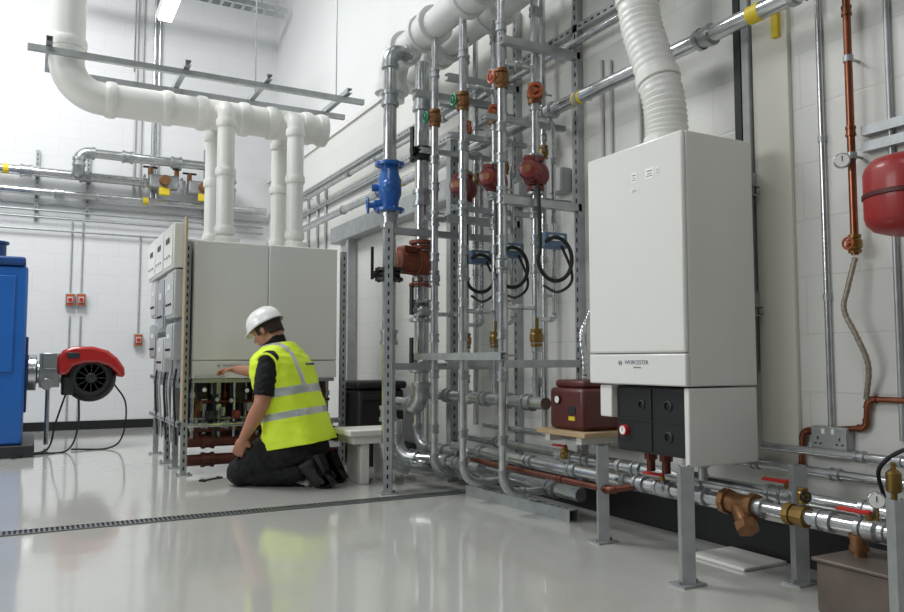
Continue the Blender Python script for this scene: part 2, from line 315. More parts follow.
path=crom(pts,16); rr=[.087+.0045*math.sin(i*math.pi/1.5) if i<74 else .087 for i in range(len(path))]
fl=tmesh(MB().sweep(path,rr,28),'flue_pipe','pp_white',pts[0],'ribbed flexible white plastic flue rising from the boiler top','flue',smooth=60)
for i in (3,40,78): 
    p=path[i]; d=(path[i+1]-path[i-1]).normalized(); part(MB().cyl(p-d*.02,p+d*.02,.096,n=28),'flue_collar_ring','pp_white',fl,.003)
def post(x,y,z0,z1,lab,g=None,n=(0,-1,0),**k): return strut(lab,(x,y,z0),(x,y,z1),n,group=g,**k)
gF='uprights of the cascade boiler frame'
for x in (.965,2.13):
    for y in (5.72,6.45): post(x,y,.008,1.64,'galvanised slotted upright of the boiler frame',gF,foot=True)
for z in (.30,1.60):
    for y in (6.0,6.17): strut('galvanised cross rail of the boiler frame',(.95,y,z),(2.15,y,z),(0,-1,0) if y<6.1 else (0,1,0),group='cross rails of the cascade frame')
tmesh(MB().box((.93,5.60,.38),(.942,5.70,1.80)),'edge_panel','beige',(.936,5.65,.38),'narrow beige edge panel on the boiler frame','panel')
for z,y in ((.22,5.80),(.09,5.80)):
    pipe('dark red painted header pipe low under the cascade boilers',[(1.0,y,z),(2.2,y,z)],.040,'maroon_pipe',coup=((0,.12),(0,.45),(0,.8)),group='red header pipes under boilers')
pipe('galvanised gas header under the cascade boilers',[(.99,5.74,.34),(2.15,5.74,.34)],.020,'galv',coup=((0,.1),(0,.22),(0,.5),(0,.7)))
def enclosure(label,c,d,nface,group,name='control_box',m='enamel'):
    r=thing(name,(c[0],c[1],c[2]-d[2]/2),label,'electrical box',group); q=MB().boxc(c,d); part(q,'housing',m,r,.008)
    c=V(c); n=V(nface); s=V((abs(n.y),abs(n.x),0)); wd=abs(V(d).dot(s)); off=abs(V(d).dot(V((abs(n.x),abs(n.y),0))))/2
    q=MB(); q.obox(c+n*(off+.004),(s,V((0,0,1)),n),(wd*.9,d[2]*.88,.008)); part(q,'cover','enamel' if m=='enamel' else m,r,.003)
    q=MB(); q.obox(c+n*(off+.010)+V((0,0,d[2]*.15)),(s,V((0,0,1)),n),(wd*.35,d[2]*.12,.004)); part(q,'display','dark_grey' if m=='enamel' else 'enamel',r)
    for k in (-.25,0,.25): q=MB(); p=c+n*(off+.008)+s*wd*k-V((0,0,d[2]*.22)); q.cyl(p,p+n*.010,.009,n=12); part(q,'knob','grey_plastic' if m=='enamel' else 'black',r)
    return r
tmesh(MB().box((.946,5.74,.60),(.95,7.16,1.80)),'mounting_plate','galv_dull',(.948,6.4,.60),'galvanised mounting plate behind the control boxes','panel')
ms=[(1.27,.34,'enamel_grey'),(1.22,.42,'galv_dull'),(1.29,.30,'enamel_grey')]; ls=[(.93,.26,'grey_plastic'),(.84,.26,'enamel_grey'),(.95,.28,'galv_dull')]
for k in range(3):
    enclosure('white control box on the end of the boiler frame',(.905,5.92+k*.43,1.61),(.08,.42,.32),(-1,0,0),'white control boxes on frame end')
    enclosure('pale grey terminal box under the white control boxes',(.912,5.90+k*.42,ms[k][0]),(.065,.36-.04*k,ms[k][1]),(-1,0,0),'grey terminal boxes on frame end',m=ms[k][2])
    enclosure('pale grey wiring box low on the boiler frame',(.912,5.88+k*.42,ls[k][0]),(.065,.30+.03*k,ls[k][1]),(-1,0,0),'pale wiring boxes on frame end',m=ls[k][2])
for k in range(5):
    y=5.78+k*.23
    tmesh(MB().sweep(crom([V((.915,y,.74)),V((.90,y,.6)),V((.915,y+.02,.4)),V((.93,y+.04,.2))],5),.008,8),'cable','grey_plastic' if k%2 else 'dark_grey',(.9,y,.74),'flexible wiring conduit hanging below the control boxes','cable','hanging wiring conduits')
gE='uprights carrying the control boxes'
for y in (6.1,6.5,7.1): post(.975,y+.04,.008,1.78,'galvanised upright carrying control boxes',gE,n=(-1,0,0),foot=True)
for z in (.35,.66): strut('galvanised rail low on the boiler frame end',(.935,5.72,z),(.935,7.16,z),(-1,0,0),w=.035,group='low rails on frame end')

# white flue manifold
X0=.165; HZ=2.69; FY=6.085
main=fillet([(X0,FY,5.2),(X0,FY,HZ),(2.06,FY,HZ)],.24,10)[0]
fm=tmesh(MB().sweep(main,.118,32),'flue_manifold','pp_white',(X0,FY,HZ),'large white plastic flue duct above the cascade boilers','flue duct',smooth=50)
for p,d in (((X0,FY,3.05),(0,0,1)),((X0,FY,4.1),(0,0,1)),((.46,FY,HZ),(1,0,0)),((.85,FY,HZ),(1,0,0)),((1.10,FY,HZ),(1,0,0)),((1.42,FY,HZ),(1,0,0)),((1.64,FY,HZ),(1,0,0)),((1.93,FY,HZ),(1,0,0)),((2.06,FY,HZ),(1,0,0))):
    p=V(p);d=V(d); part(MB().lathe(p-d*.035,d,[(0,.118),(0,.128),(.02,.133),(.05,.133),(.07,.128),(.07,.118)],32),'duct_socket','pp_white',fm)
for x in (1.245,1.777):
    for y0,s in ((5.86,-1),(6.31,1)):
        pth=fillet([(x,FY,HZ+.01),(x,y0,HZ+.01),(x,y0,1.70)],.09,8)[0]
        part(MB().sweep(pth,.064,24),'branch_flue','pp_white',fm,smooth=50)
        for z in (HZ-.12,2.2,1.76): part(MB().lathe((x,y0,z-.03),(0,0,1),[(0,.064),(0,.072),(.015,.076),(.045,.076),(.06,.072),(.06,.064)],24),'branch_socket','pp_white',fm)
gH='struts of the frame hung above the boilers'
strut('long galvanised strut carrying the flue duct',(-.08,5.9,2.92),(2.36,5.9,2.92),(0,-1,0),group=gH,slots=False)
strut('long galvanised strut carrying the flue duct',(.32,6.35,2.92),(2.36,6.35,2.92),(0,-1,0),group=gH,slots=False)
for x in (0.05,.95,1.55,2.2): strut('short cross strut between the long struts',(x,5.8,2.965),(x,6.45,2.965),(-1,0,0),group='cross struts above the boilers',slots=False)
for x in (.62,1.52,2.2):
    tmesh(MB().cyl((x,6.12,2.94),(x,6.12,H),.006,n=8),'threaded_rod','galv_dull',(x,6.12,2.99),'thin threaded rod hanging the strut frame from the roof','rod','hanging rods')

# ================= BACK WALL
gB='galvanised pipes along the far wall'
pipe('thick galvanised pipe running along the far wall',[(-4,9.86,2.92),(1.0,9.86,2.92),(1.28,9.86,2.92)],.055,coup=((0,.2),(0,.62),(0,.78),(0,.9)),group=gB,bands=((0,.74),),clamps=((0,.7),))
pipe('galvanised pipe running along the far wall below the thick pipe',[(-4,9.88,2.70),(2.62,9.88,2.70)],.045,coup=((0,.3),(0,.64),(0,.9)),group=gB,clamps=((0,.55),(0,.7)),bands=((0,.78),))
pipe('galvanised offset pipe with long horizontal run near the far wall',[(.42,9.78,2.93),(.42,9.6,2.93),(.42,9.6,3.14),(2.1,9.6,3.14),(2.1,9.6,2.74),(2.1,9.8,2.74)],.055,coup=((2,.3),(2,.62)),group=gB)
for z,y in ((2.50,9.94),(2.42,9.94),(2.28,9.95),(2.58,9.96)):
    pipe('thin grey conduit running along the far wall',[(-4,y,z),(2.6,y,z)],.012,'galv_dull',elbows=False,group='thin conduits along the far wall')
r=thing('gas_filter',(1.25,9.7,2.8),'brass and grey gas filter valve assembly on the far wall pipework','valve')
q=MB(); q.boxc((1.35,9.8,2.93),(.34,.16,.16)); part(q,'filter_body','galv_dull',r,.02)
part(MB().cyl((1.35,9.72,2.93),(1.35,9.62,2.93),.06),'regulator','bronze',r,.004)
for x in (1.2,1.5): part(MB().cyl((x,9.8,3.0),(x,9.8,3.10),.028),'valve_stem','bronze',r,.002)
part(MB().boxc((1.2,9.8,3.1),(.16,.03,.02)),'handle','black',r); part(MB().cyl((1.5,9.8,3.10),(1.5,9.8,3.17),.05,n=18),'handle','black',r)
for x in (1.14,1.56): part(MB().flange((x,9.83,2.93),(1,0,0),.09),'flange','galv',r)
q=MB(); q.boxc((1.35,9.7,2.80),(.12,.06,.09)); part(q,'actuator','yellow',r,.008)
r=cpy(r,(.45,0,-.03),'grey valve assembly on the far wall pipework')
def wallstrut(u,v0,v1,lab='short galvanised wall strut holding the pipes'):
    p=PY(u,(v0+v1)/2,YB-.03); z1=PY(u,v0,YB-.03).z; z0=PY(u,v1,YB-.03).z; strut(lab,(p.x,YB-.022,z0),(p.x,YB-.022,z1),(0,-1,0),group='wall struts on the far wall')
wallstrut(37,150,220); wallstrut(88,150,215); wallstrut(205,150,225)
def isolator(u,v,z1):
    p=PY(u,v,YB-.03); r=thing('isolator_switch',(p.x,YB-.03,p.z-.07),'small grey isolator switch with red button on grey conduit','switch','isolator switches on the far wall')
    part(MB().boxc((p.x,YB-.035,p.z),(.10,.07,.15)),'housing','grey_plastic' ,r,.006); part(MB().boxc((p.x,YB-.073,p.z),(.085,.010,.13)),'cover','orange',r,.003)
    part(MB().boxc((p.x,YB-.081,p.z),(.06,.01,.07)),'switch_plate','enamel_grey',r,.003)
    part(MB().cyl((p.x,YB-.084,p.z),(p.x,YB-.11,p.z),.022),'button','red_handle',r,.003)
    pipe('thin vertical conduit on the far wall',[(p.x,YB-.010,z1),(p.x,YB-.010,p.z+.07)],.01,'galv_dull',elbows=False,group='vertical conduits on the far wall')
isolator(70,300,2.4);isolator(81,300,2.4);isolator(138,340,2.3)
for u in (70,81):
    p=PY(u,310,YB-.02); pipe('thin vertical conduit on the far wall',[(p.x,YB-.010,p.z-.07),(p.x,YB-.010,.1)],.01,'galv_dull',elbows=False,group='vertical conduits on the far wall')
for u in (137,143,155,160): 
    p=PY(u,60,YB-.02); pipe('thin vertical conduit high on the far wall',[(p.x,YB-.02,2.75),(p.x,YB-.02,6.1)],.014 if u<150 else .02,'enamel_grey' if u<150 else 'galv',elbows=False,group='vertical conduits high on the far wall')
q=MB(); q.box((.2,9.3,5.12),(2.7,9.31,5.18)); q.box((.2,9.47,5.12),(2.7,9.48,5.18)); k=.2
while k<2.65: q.box((k,9.31,5.12),(k+.04,9.47,5.126)); k+=.13
tmesh(q,'cable_tray','galv',(1,9.4,5.12),'galvanised cable tray crossing high near the far wall','cable tray')
for x in (.4,1.2,2.4): tmesh(MB().cyl((x,9.4,5.12),(x,9.4,H),.006,n=8),'threaded_rod','galv_dull',(x,9.4,5.12),'thin threaded rod hanging the cable tray','rod','hanging rods')
def fixture(x,y,z,lab,w=.18,l=1.3):
    r=thing('light_fixture',(x,y,z),lab,'lamp','ceiling light fixtures'); part(MB().box((x-w/2,y-l/2,z),(x+w/2,y+l/2,z+.08)),'housing','enamel',r,.01)
    part(MB().box((x-w/2+.02,y-l/2+.03,z-.03),(x+w/2-.02,y+l/2-.03,z)),'diffuser','tube_light',r,.008)
    for dy in (-.4,.4): part(MB().cyl((x,y+dy,z+.08),(x,y+dy,H),.004,n=6),'suspension_rod','galv_dull',r)
p=PY(174,-4,8.3); fixture(p.x,8.3,p.z,'white suspended fluorescent light fixture near the roof')
for x,y in ((-3,1),(-3,5),(0,1),(0,-2),(1.2,4)): fixture(x,y,5.6,'white suspended fluorescent light fixture near the roof')

# ================= BLUE FLOOR BOILER + BURNER
r=thing('floor_standing_boiler',(-.7,8.0,0),'tall bright blue floor-standing boiler on a dark plinth','boiler')
part(MB().box((-1.5,7.4,.1),(-.03,8.5,1.58)),'casing','blue',r,.02)
part(MB().box((-1.5,7.38,1.585),(-.05,8.52,1.66)),'top_cover','blue_dark',r,.02)
part(MB().box((-1.45,7.385,.7),(-.12,7.402,1.5)),'front_panel','blue',r,.01)
part(MB().box((-1.55,7.35,0),(.06,8.55,.1)),'plinth','dark_grey',r,.01)
q=MB(); q.cyl((-.28,7.6,1.66),(-.28,7.6,1.78),.08); q.cyl((-.28,7.6,1.78),(-.28,7.6,1.80),.1); part(q,'top_nozzle','blue_dark',r)
part(MB().box((-.035,7.65,.35),(-.01,8.25,1.0)),'burner_door','blue_dark',r,.01)
r=thing('burner',(.4,7.9,.42),'red and black forced-draught burner fixed to the blue boiler','burner')
bz=.69
q=MB(); q.cyl((-.01,7.9,bz),(.06,7.9,bz),.16,n=24); q.cyl((.06,7.9,bz),(.26,7.9,bz),.10,n=24); part(q,'mounting_neck','steel',r,.006)
part(MB().boxc((.16,7.82,bz+.02),(.16,.2,.3)),'mounting_block','galv_dull',r,.006)
part(MB().boxc((.16,7.70,bz+.1),(.12,.06,.14)),'gas_block','steel',r,.006)
part(MB().cyl((.14,7.74,bz-.1),(.14,7.66,bz-.1),.05),'gas_regulator','steel',r,.004)
q=MB(); q.lathe((.49,7.72,bz-.05),(0,1,0),[(-.06,.12),(-.055,.175),(-.03,.20),(.04,.215),(.28,.215),(.32,.18),(.33,.1)],36)
q.box((.26,7.72,bz-.20),(.50,7.98,bz+.10)); part(q,'fan_housing','black',r,.006)
q=MB(); q.lathe((.49,7.665,bz-.05),(0,-1,0),[(0,.15),(.02,.15),(.022,.13),(.005,.125),(.005,0)],32)
for k in range(12):
    t=k*math.pi/6; q.obox((.49+.075*math.cos(t),7.655,bz-.05+.075*math.sin(t)),(V((math.cos(t),0,math.sin(t))),V((0,1,0)),V((-math.sin(t),0,math.cos(t)))),(.10,.012,.008))
part(q,'air_intake_grille','dark_grey',r)
part(MB().cyl((.49,7.67,bz-.05),(.49,7.63,bz-.05),.045),'motor_cap','dark_grey',r,.005)
part(MB().box((.27,7.66,bz-.19),(.36,7.74,bz-.04)),'control_unit','dark_grey',r,.01)
prof=[(.22,bz-.02),(.22,bz+.13),(.26,bz+.195),(.34,bz+.23),(.50,bz+.23),(.62,bz+.195),(.70,bz+.13),(.76,bz+.04),(.77,bz-.04),(.72,bz-.05),(.69,bz+.0),(.63,bz+.055),(.54,bz+.085),(.44,bz+.085),(.34,bz+.055),(.30,bz-.02)]
part(MB().ext([(x,7.62,z) for x,z in prof],(0,.46,0)),'cover','red',r,.03)
part(MB().boxc((.34,7.617,bz+.15),(.1,.012,.05)),'display','dark_grey',r,.004)
for k,P in enumerate(([(.3,7.75,.52),(.22,7.7,.25),(.16,7.65,.03),(-.05,7.55,.012),(-.3,7.3,.012)],[(.40,7.76,.5),(.40,7.7,.22),(.32,7.62,.02),(.1,7.5,.012),(-.1,7.25,.012)],[(.70,7.9,.58),(.80,7.85,.40),(.78,7.8,.12),(.66,7.7,.013),(.35,7.72,.013)])):
    P=[V(p) for p in P]; tmesh(MB().sweep(crom(P,9),.008,8),'cable','rubber',P[0],'black cable looping from the burner to the floor','cable','burner cables')
pipe('grey supply pipe behind the burner',[(.16,8.2,.02),(.16,8.2,.6)],.02,'galv',elbows=False)

# ================= RIGHT WALL : long runs
pipe('long galvanised gas pipe running high along the block wall',[(2.54,.6,2.2),(2.54,9.5,2.2)],.036,coup=[(0,t) for t in (.12,.2,.235,.33,.45,.6)],clamps=[(0,t) for t in (.15,.3,.5,.7)],bands=((0,.17),(0,.3),(0,.55)))
pipe('thinner galvanised pipe running high along the block wall',[(2.60,3.0,2.55),(2.60,9.4,2.55)],.02,coup=((0,.3),(0,.6)),clamps=((0,.2),(0,.5),(0,.8)))
o=thing('trunking',(2.6,5.9,1.93),'wide grey metal cable trunking fixed along the block wall','trunking')
part(MB().box((2.57,4.66,1.93),(2.678,7.25,2.09)),'body','grey_plastic',o,.004); part(MB().box((2.562,4.66,1.935),(2.57,7.25,2.085)),'lid','galv_dull',o,.002)
strut('horizontal galvanised strut rail high on the block wall',(2.659,2.3,2.66),(2.659,8.6,2.66),(-1,0,0),group='rails on block wall')
strut('horizontal galvanised strut rail high on the block wall',(2.659,4.3,2.42),(2.659,8.6,2.42),(-1,0,0),group='rails on block wall')
for y in (2.35,2.9): strut('projecting cantilever strut high on the wall',(2.3,y,2.62),(2.68,y,2.62),(0,-1,0),group='cantilever struts')
gC='vertical conduits on the block wall'
for u,v0,v1 in ((572,20,200),(601,60,190),(610,60,190),(639,70,160)):
    p=PX(u,(v0+v1)/2,2.66); z0=PX(u,v1,2.66).z; z1=PX(u,v0,2.66).z
    pipe('thin grey vertical conduit on the block wall',[(2.670,p.y,z0),(2.670,p.y,z1)],.01,'enamel_grey',elbows=False,group=gC)
p=PX(738,60,2.65); strut('dark vertical strut behind the boiler',(2.659,p.y,.75),(2.659,p.y,3.0),(-1,0,0),w=.035,m='dark_grey',slots=False,group='wall struts behind the boiler')
p=PX(746,60,2.65); strut('dark vertical strut behind the boiler',(2.659,p.y,.75),(2.659,p.y,3.0),(-1,0,0),w=.035,m='galv_dull',slots=False,group='wall struts behind the boiler')
for z in (1.0,1.5):
    strut('horizontal bracket rail behind the boiler',(2.62,2.2,z),(2.62,2.7,z),(-1,0,0),group='bracket rails')
    for y in (2.25,2.6): tmesh(MB().boxc((2.61,y,z+.05),(.14,.04,.06)),'boiler_bracket','galv_dull',(2.61,y,z+.02),'steel hook bracket holding the boiler off the wall','bracket','boiler brackets')
p=PX(774,18,2.64); tmesh(MB().boxc((2.648,p.y,p.z),(.02,.03,.16)),'warning_tag','yellow',(2.648,p.y,p.z),'narrow yellow tag hanging on the wall','tag')
post(2.62,6.85,.0,2.1,'vertical galvanised post against the block wall',None,foot=True,w=.07,slots=False)
post(2.62,5.35,.0,2.4,'vertical galvanised post against the block wall',None,foot=True)
for u in (305,314,322):
    p=PX(u,190,2.62); pipe('thin vertical grey pipe on the far block wall',[(2.664,p.y,1.3),(2.664,p.y,2.6)],.016,'galv_dull',elbows=False,group='thin pipes on the far block wall')
enclosure('white wall-mounted electrical enclosure on the block wall',(2.58,9.0,1.85),(.2,.7,.55),(-1,0,0),None)

# ================= CENTRAL RACK
strut('tall perforated galvanised upright standing at the pipe rack',(1.92,4.36,.008),(1.92,4.36,1.64),(-.5,-.85,0),w=.05,foot=True,name='rack_upright')
YS=(3.46,3.88,4.24)
gR='cantilever rungs of the pipe rack'; gV='wall uprights of the pipe rack'
for Y in (3.43,4.05):
    for z in (2.50,1.64,.78): strut('galvanised cantilever rung from wall to pipes',(2.15,Y,z),(2.66,Y,z),(0,-1,0),group=gR,slots=False)
    post(2.659,Y,.1,3.0,'galvanised wall upright of the pipe rack',gV,n=(-1,0,0))
for z in (2.5,1.60,.76): strut('galvanised cantilever rung from upright to wall',(1.95 if z<2 else 2.1,4.39,z),(2.66,4.39,z),(0,-1,0),group=gR,slots=False)
strut('galvanised rail along the pipe rack',(2.14,3.4,.82),(2.14,4.42,.82),(-1,0,0),slots=False)
for Y in (3.52,3.92,4.3):
    strut('short galvanised arm carrying a riser',(2.12,Y,1.68),(2.66,Y,1.68),(0,-1,0),w=.03,group='short riser arms',slots=False)
    strut('short galvanised arm high on the rack',(2.12,Y+.04,2.12),(2.66,Y+.04,2.12),(0,-1,0),w=.03,group='short riser arms',slots=False)
post(2.5,4.62,.0,2.3,'slotted upright between the tall pipes',None,foot=True,w=.06)
strut('perforated strut lying on the floor under the pipe rack',PZ(470,490,.03),PZ(574,516,.03),(0,0,1),w=.06,name='floor_strut')
def valve(pos,axis,r,body='bronze',hand='green',kind='wheel',hd=(-1,0,0),label='bronze valve with green handwheel on a vertical pipe',group=None):
    p=V(pos);d=V(axis).normalized();h=V(hd).normalized(); o=thing('valve',p,label,'valve',group)
    q=MB(); q.lathe(p-d*r*2.2,d,[(0,r*1.5),(r*.8,r*1.5),(r*.8,r*1.2),(r*1.4,r*1.7),(r*3,r*1.7),(r*3.6,r*1.2),(r*3.6,r*1.5),(r*4.4,r*1.5)],12); part(q,'valve_body',body,o,.001)
    q=MB(); q.cyl(p+h*r*1.2,p+h*r*2.6,r*.55,n=10); part(q,'stem','brass' if body!='black' else 'galv',o)
    q=MB(); e=p+h*r*2.6
    if kind=='wheel':
        q.torus(e,h,r*1.35,r*.3,18,8); x,y,_=frame(h)
        for a in range(3): t=a*2.09; q.cyl(e,e+(x*math.cos(t)+y*math.sin(t))*r*1.3,r*.2,n=6)
        q.cyl(e-h*r*.3,e+h*r*.3,r*.4,n=8)
    else:
        sd=d.cross(h); q.obox(e+d*r*2.2,(d,sd,h),(r*5.2,r*.8,r*.3)); q.cyl(e-h*r*.3,e+h*r*.3,r*.5,n=8)
    part(q,'handle',hand,o); return o
def pump(pos,s=1.,label='dark red circulation pump on a vertical pipe',body='pump_red',md=(-.55,-.83,0),group=None,head='pump_red'):
    p=V(pos); o=thing('circulation_pump',p-V((0,0,.09*s)),label,'pump',group); m=V(md).normalized(); up=V((0,0,1)); sd=up.cross(m)
    q=MB(); q.lathe(p-m*.055*s,m,[(0,.045*s),(.012*s,.066*s),(.05*s,.074*s),(.08*s,.068*s),(.095*s,.055*s)],28); q.cyl(p-up*.09*s,p+up*.09*s,.032*s); q.cyl(p-up*.088*s,p-up*.068*s,.052*s,n=6);q.cyl(p+up*.068*s,p+up*.088*s,.052*s,n=6); part(q,'volute',body,o,.002)
    q=MB(); q.lathe(p+m*.035*s,m,[(0,.058*s),(.012*s,.062*s),(.02*s,.054*s),(.105*s,.054*s),(.12*s,.045*s),(.125*s,.02*s)],28)
    for k in range(12): t=k*math.pi/6; q.obox(p+m*.10*s+(sd*math.cos(t)+up*math.sin(t))*.055*s,(m,sd,up),(.075*s,.006*s,.006*s))
    part(q,'motor',head,o,.0015)
    q=MB(); q.obox(p+m*.095*s+up*.060*s,(m,sd,up),(.085*s,.07*s,.034*s)); part(q,'terminal_box',head,o,.01*s)
    q=MB(); q.cyl(p+m*.157*s,p+m*.163*s,.02*s,n=16); part(q,'vent_screw','bronze',o)
    return o
for i,Y in enumerate(YS):
    PZ_=(1.81,1.855,1.88)[i]
    pipe('galvanised return pipe dropping down the front of the rack',[(2.17,Y,2.86),(2.17,Y,.11),(2.44,Y,.11)],.023,coup=((0,.1),(0,.3),(0,.36),(0,.44),(0,.52),(0,.63),(0,.70),(0,.78),(0,.9)),bend=.1,group='galvanised return risers',clamps=((0,.42),(0,.74)))
    pipe('galvanised flow pipe with pump, rising through the rack',[(2.40,Y+.02,3.2),(2.40,Y+.02,.55)],.023,coup=((0,.12),(0,.18),(0,.26),(0,.38),(0,.60),(0,.66),(0,.72),(0,.88),(0,.95)),group='galvanised flow risers')
    pipe('short galvanised link pipe between two risers',[(2.20,Y+.01,2.40),(2.37,Y+.01,2.40)],.015,coup=((0,.5),),group='short link pipes')
    pipe('short galvanised link pipe low between two risers',[(2.20,Y+.01,1.08),(2.37,Y+.01,1.08)],.013,coup=((0,.5),),group='short link pipes')
    pipe('thin bypass pipe beside the flow riser',[(2.42,Y+.02,2.12),(2.52,Y+.02,2.12),(2.52,Y+.02,1.02),(2.42,Y+.02,1.02)],.012,coup=((1,.2),(1,.5),(1,.8)),group='thin bypass pipes')
    pipe('slim galvanised riser at the back of the rack',[(2.58,Y+.2,3.0),(2.58,Y+.2,.38)],.018,coup=((0,.15),(0,.35),(0,.55),(0,.62),(0,.85)),clamps=((0,.25),(0,.7)),group='slim back risers')
    valve((2.58,Y+.2,2.0),(0,0,1),.018,body='brass',hand='zinc_fit',kind='lever',label='brass lever valve on the slim back riser',group='valves on slim back risers',hd=(-.5,-.8,0))
    pump((2.40,Y+.02,PZ_),1.02,group='dark red circulation pumps on the rack',md=(-.72,-.62,0))
    for s in (-1,1): tmesh(MB().flange((2.40,Y+.02,PZ_+s*.105),(0,0,1),.045,.012,4),'pipe_flange','zinc_fit',(2.40,Y+.02,PZ_+s*.105),'small bolted steel flange beside the red pump','flange','small pump flanges')
    valve((2.17,Y,2.30),(0,0,1),.024,hand='green' if i else 'orange',label='bronze valve with %s handwheel on the return riser'%('green' if i else 'orange'),group='handwheel valves on risers')
    valve((2.40,Y+.02,2.26),(0,0,1),.026,body='bronze',hand='orange',label='bronze isolating valve with orange handle above the pump',group='isolating valves above pumps',hd=(-.5,-.8,0))
    valve((2.40,Y+.02,1.62),(0,0,1),.024,body='zinc_fit',hand='zinc_fit',kind='lever',label='grey lever valve below the pump',group='lever valves below pumps',hd=(-.5,-.8,0))
    valve((2.17,Y,1.30),(0,0,1),.021,body='zinc_fit',hand='zinc_fit',kind='lever',label='grey lever valve on the return riser',group='lever valves on return risers',hd=(-.5,-.8,0))
    valve((2.40,Y+.02,.92),(0,0,1),.022,body='brass',hand='brass',kind='lever',label='brass lever valve low on the flow riser',group='low lever valves',hd=(-.5,-.8,0))
    c=V((2.46,Y-.05,1.44)); o=thing('heat_meter',c-V((0,0,.05)),'blue-grey heat meter box beside the flow riser','meter','blue-grey heat meters')
    part(MB().boxc(c,(.15,.07,.085)),'housing','steel_blue',o,.008); part(MB().boxc(c+V((0,-.037,.01)),(.09,.006,.03)),'display','dial',o,.002); part(MB().cyl(c+V((-.05,0,-.01)),c+V((-.05,.06,-.01)),.02),'mounting_collar','grey_plastic',o)
    cc=V((2.42,Y-.10,1.33)); lp=[V((2.36,Y-.06,PZ_-.07)),V((2.34,Y-.10,1.55))]
    for k in range(11):
        t=math.radians(150+k*34); lp.append(cc+V((.105*math.cos(t),-.02-.002*k,.115*math.sin(t))))
    tmesh(MB().sweep(crom(lp,6),.011,10),'hose','rubber',lp[0],'black flexible hose coiled in a loop beside the pumps','hose','black hose loops')
    lp=[V((2.49,Y-.09,1.41)),V((2.53,Y-.12,1.28)),V((2.50,Y-.15,1.20)),V((2.45,Y-.1,1.16)),V((2.42,Y-.02,1.20))]
    tmesh(MB().sweep(crom(lp,10),.008,8),'cable','rubber',lp[0],'black cable looping from the heat meter','cable','meter cables')
    o=thing('electrical_junction_box',(2.64,Y+.12,1.75),'small grey junction box on the wall behind the pumps','electrical box','small junction boxes'); part(MB().boxc((2.64,Y+.12,1.82),(.07,.12,.14)),'housing','grey_plastic',o,.006); part(MB().boxc((2.603,Y+.12,1.82),(.008,.11,.13)),'cover','enamel_grey',o,.002)
gT='thick pale headers above the rack'
pipe('thick pale lagged header pipe running above the rack',[(2.17,2.6,2.90),(2.17,4.9,2.90),(2.17,4.9,2.60)],.09,'lagging',em='lagging',coup=((0,.2),(0,.5),(0,.75)),group=gT,n=28)
pipe('thick pale lagged header pipe running above the rack',[(2.44,2.6,2.94),(2.44,5.3,2.94),(2.62,5.3,2.94)],.09,'lagging',em='lagging',coup=((0,.2),(0,.5),(0,.75)),group=gT,n=28)
pipe('tall shiny galvanised pipe bending over at the top',[(2.10,4.44,2.76),(1.955,4.44,2.76),(1.955,4.44,.16),(2.3,4.44,.10)],.042,coup=((1,.12),(1,.29),(1,.42),(1,.7),(1,.88)),bend=.1,n=24)
pipe('thick tall galvanised pipe through the big pump',[(2.25,4.58,2.78),(2.25,4.58,.5),(2.25,4.94,.5)],.048,coup=((0,.12),(0,.4),(0,.62)),n=24)
def flanged(pos,r,label,m,L=.2,lever=None,h=(-.9,-.4,0),wheel=False):
    p=V(pos); o=thing('flanged_valve',p-V((0,0,L/2)),label,'valve'); z=V((0,0,1))
    q=MB(); q.lathe(p-z*L/2,z,[(0,r*1.2),(L*.2,r*1.25),(L*.35,r*1.6),(L*.65,r*1.6),(L*.8,r*1.25),(L,r*1.2)],20); q.sph(p+V((-.4,-.8,0))*r*.9,(r*1.1,r*1.1,r*1.2)); part(q,'valve_body',m,o)
    for s in (-1,1): part(MB().flange(p+z*s*L/2,z,r*2.0,.018,8),'flange',m,o)
    h=V(h).normalized(); q=MB(); q.cyl(p,p+h*r*2.4,r*.5); part(q,'bonnet',m,o)
    q=MB(); e=p+h*r*2.4
    if wheel:
        q=MB(); q.lathe(p-z*L*.38+h*r*.5,h,[(0,r*.75),(r*1.6,r*.75),(r*1.7,r*.4),(r*2.3,r*.35)],16); part(q,'gearbox',m,o,.002)
        q=MB(); q.torus(p-z*L*.38+h*r*2.9,h,r*.95,r*.18,20,8); q.cyl(p-z*L*.38+h*r*2.2,p-z*L*.38+h*r*3.0,r*.3); x,y,_=frame(h)
        for a in range(3): t=a*2.09; c0=p-z*L*.38+h*r*2.9; q.cyl(c0,c0+(x*math.cos(t)+y*math.sin(t))*r*.95,r*.12,n=6)
    elif lever: q.obox(e+z*r*1.6,(h,z.cross(h),z),(r*.4,r*.6,r*4.6))
    else: q.cyl(e,e+h*r*.4,r*1.1,n=18)
    part(q,'handle','black' if lever else m,o,.002); return o
flanged((1.955,4.44,1.88),.047,'large bright blue flanged strainer valve on the tall pipe','blue',.29,h=(-.95,.3,-.05),wheel=True)
flanged((1.955,4.44,1.33),.044,'black flanged butterfly valve with lever on the tall pipe','black',.06,True,h=(-1,.3,0))
flanged((2.25,4.58,2.16),.042,'black flanged butterfly valve with lever on the thick pipe','black',.06,True)
flanged((2.25,4.58,1.12),.042,'grey flanged valve below the big pump','zinc_fit',.12,True)
flanged((2.25,4.58,.78),.042,'grey flanged connection near the bottom of the thick pipe','zinc_fit',.10,True)
o=pump((2.25,4.58,1.43),1.35,'large rust-brown flanged circulation pump on the thick pipe','rust',md=(-.85,-.25,0),head='rust')
for s in (-1,1): part(MB().flange((2.25,4.58,1.43+s*.14),(0,0,1),.085,.018,8),'flange','rust',o)
pipe('galvanised header joining the flow risers low on the wall',[(2.40,3.40,.57),(2.40,4.95,.57)],.034,coup=((0,.1),(0,.25),(0,.4),(0,.55),(0,.7)))
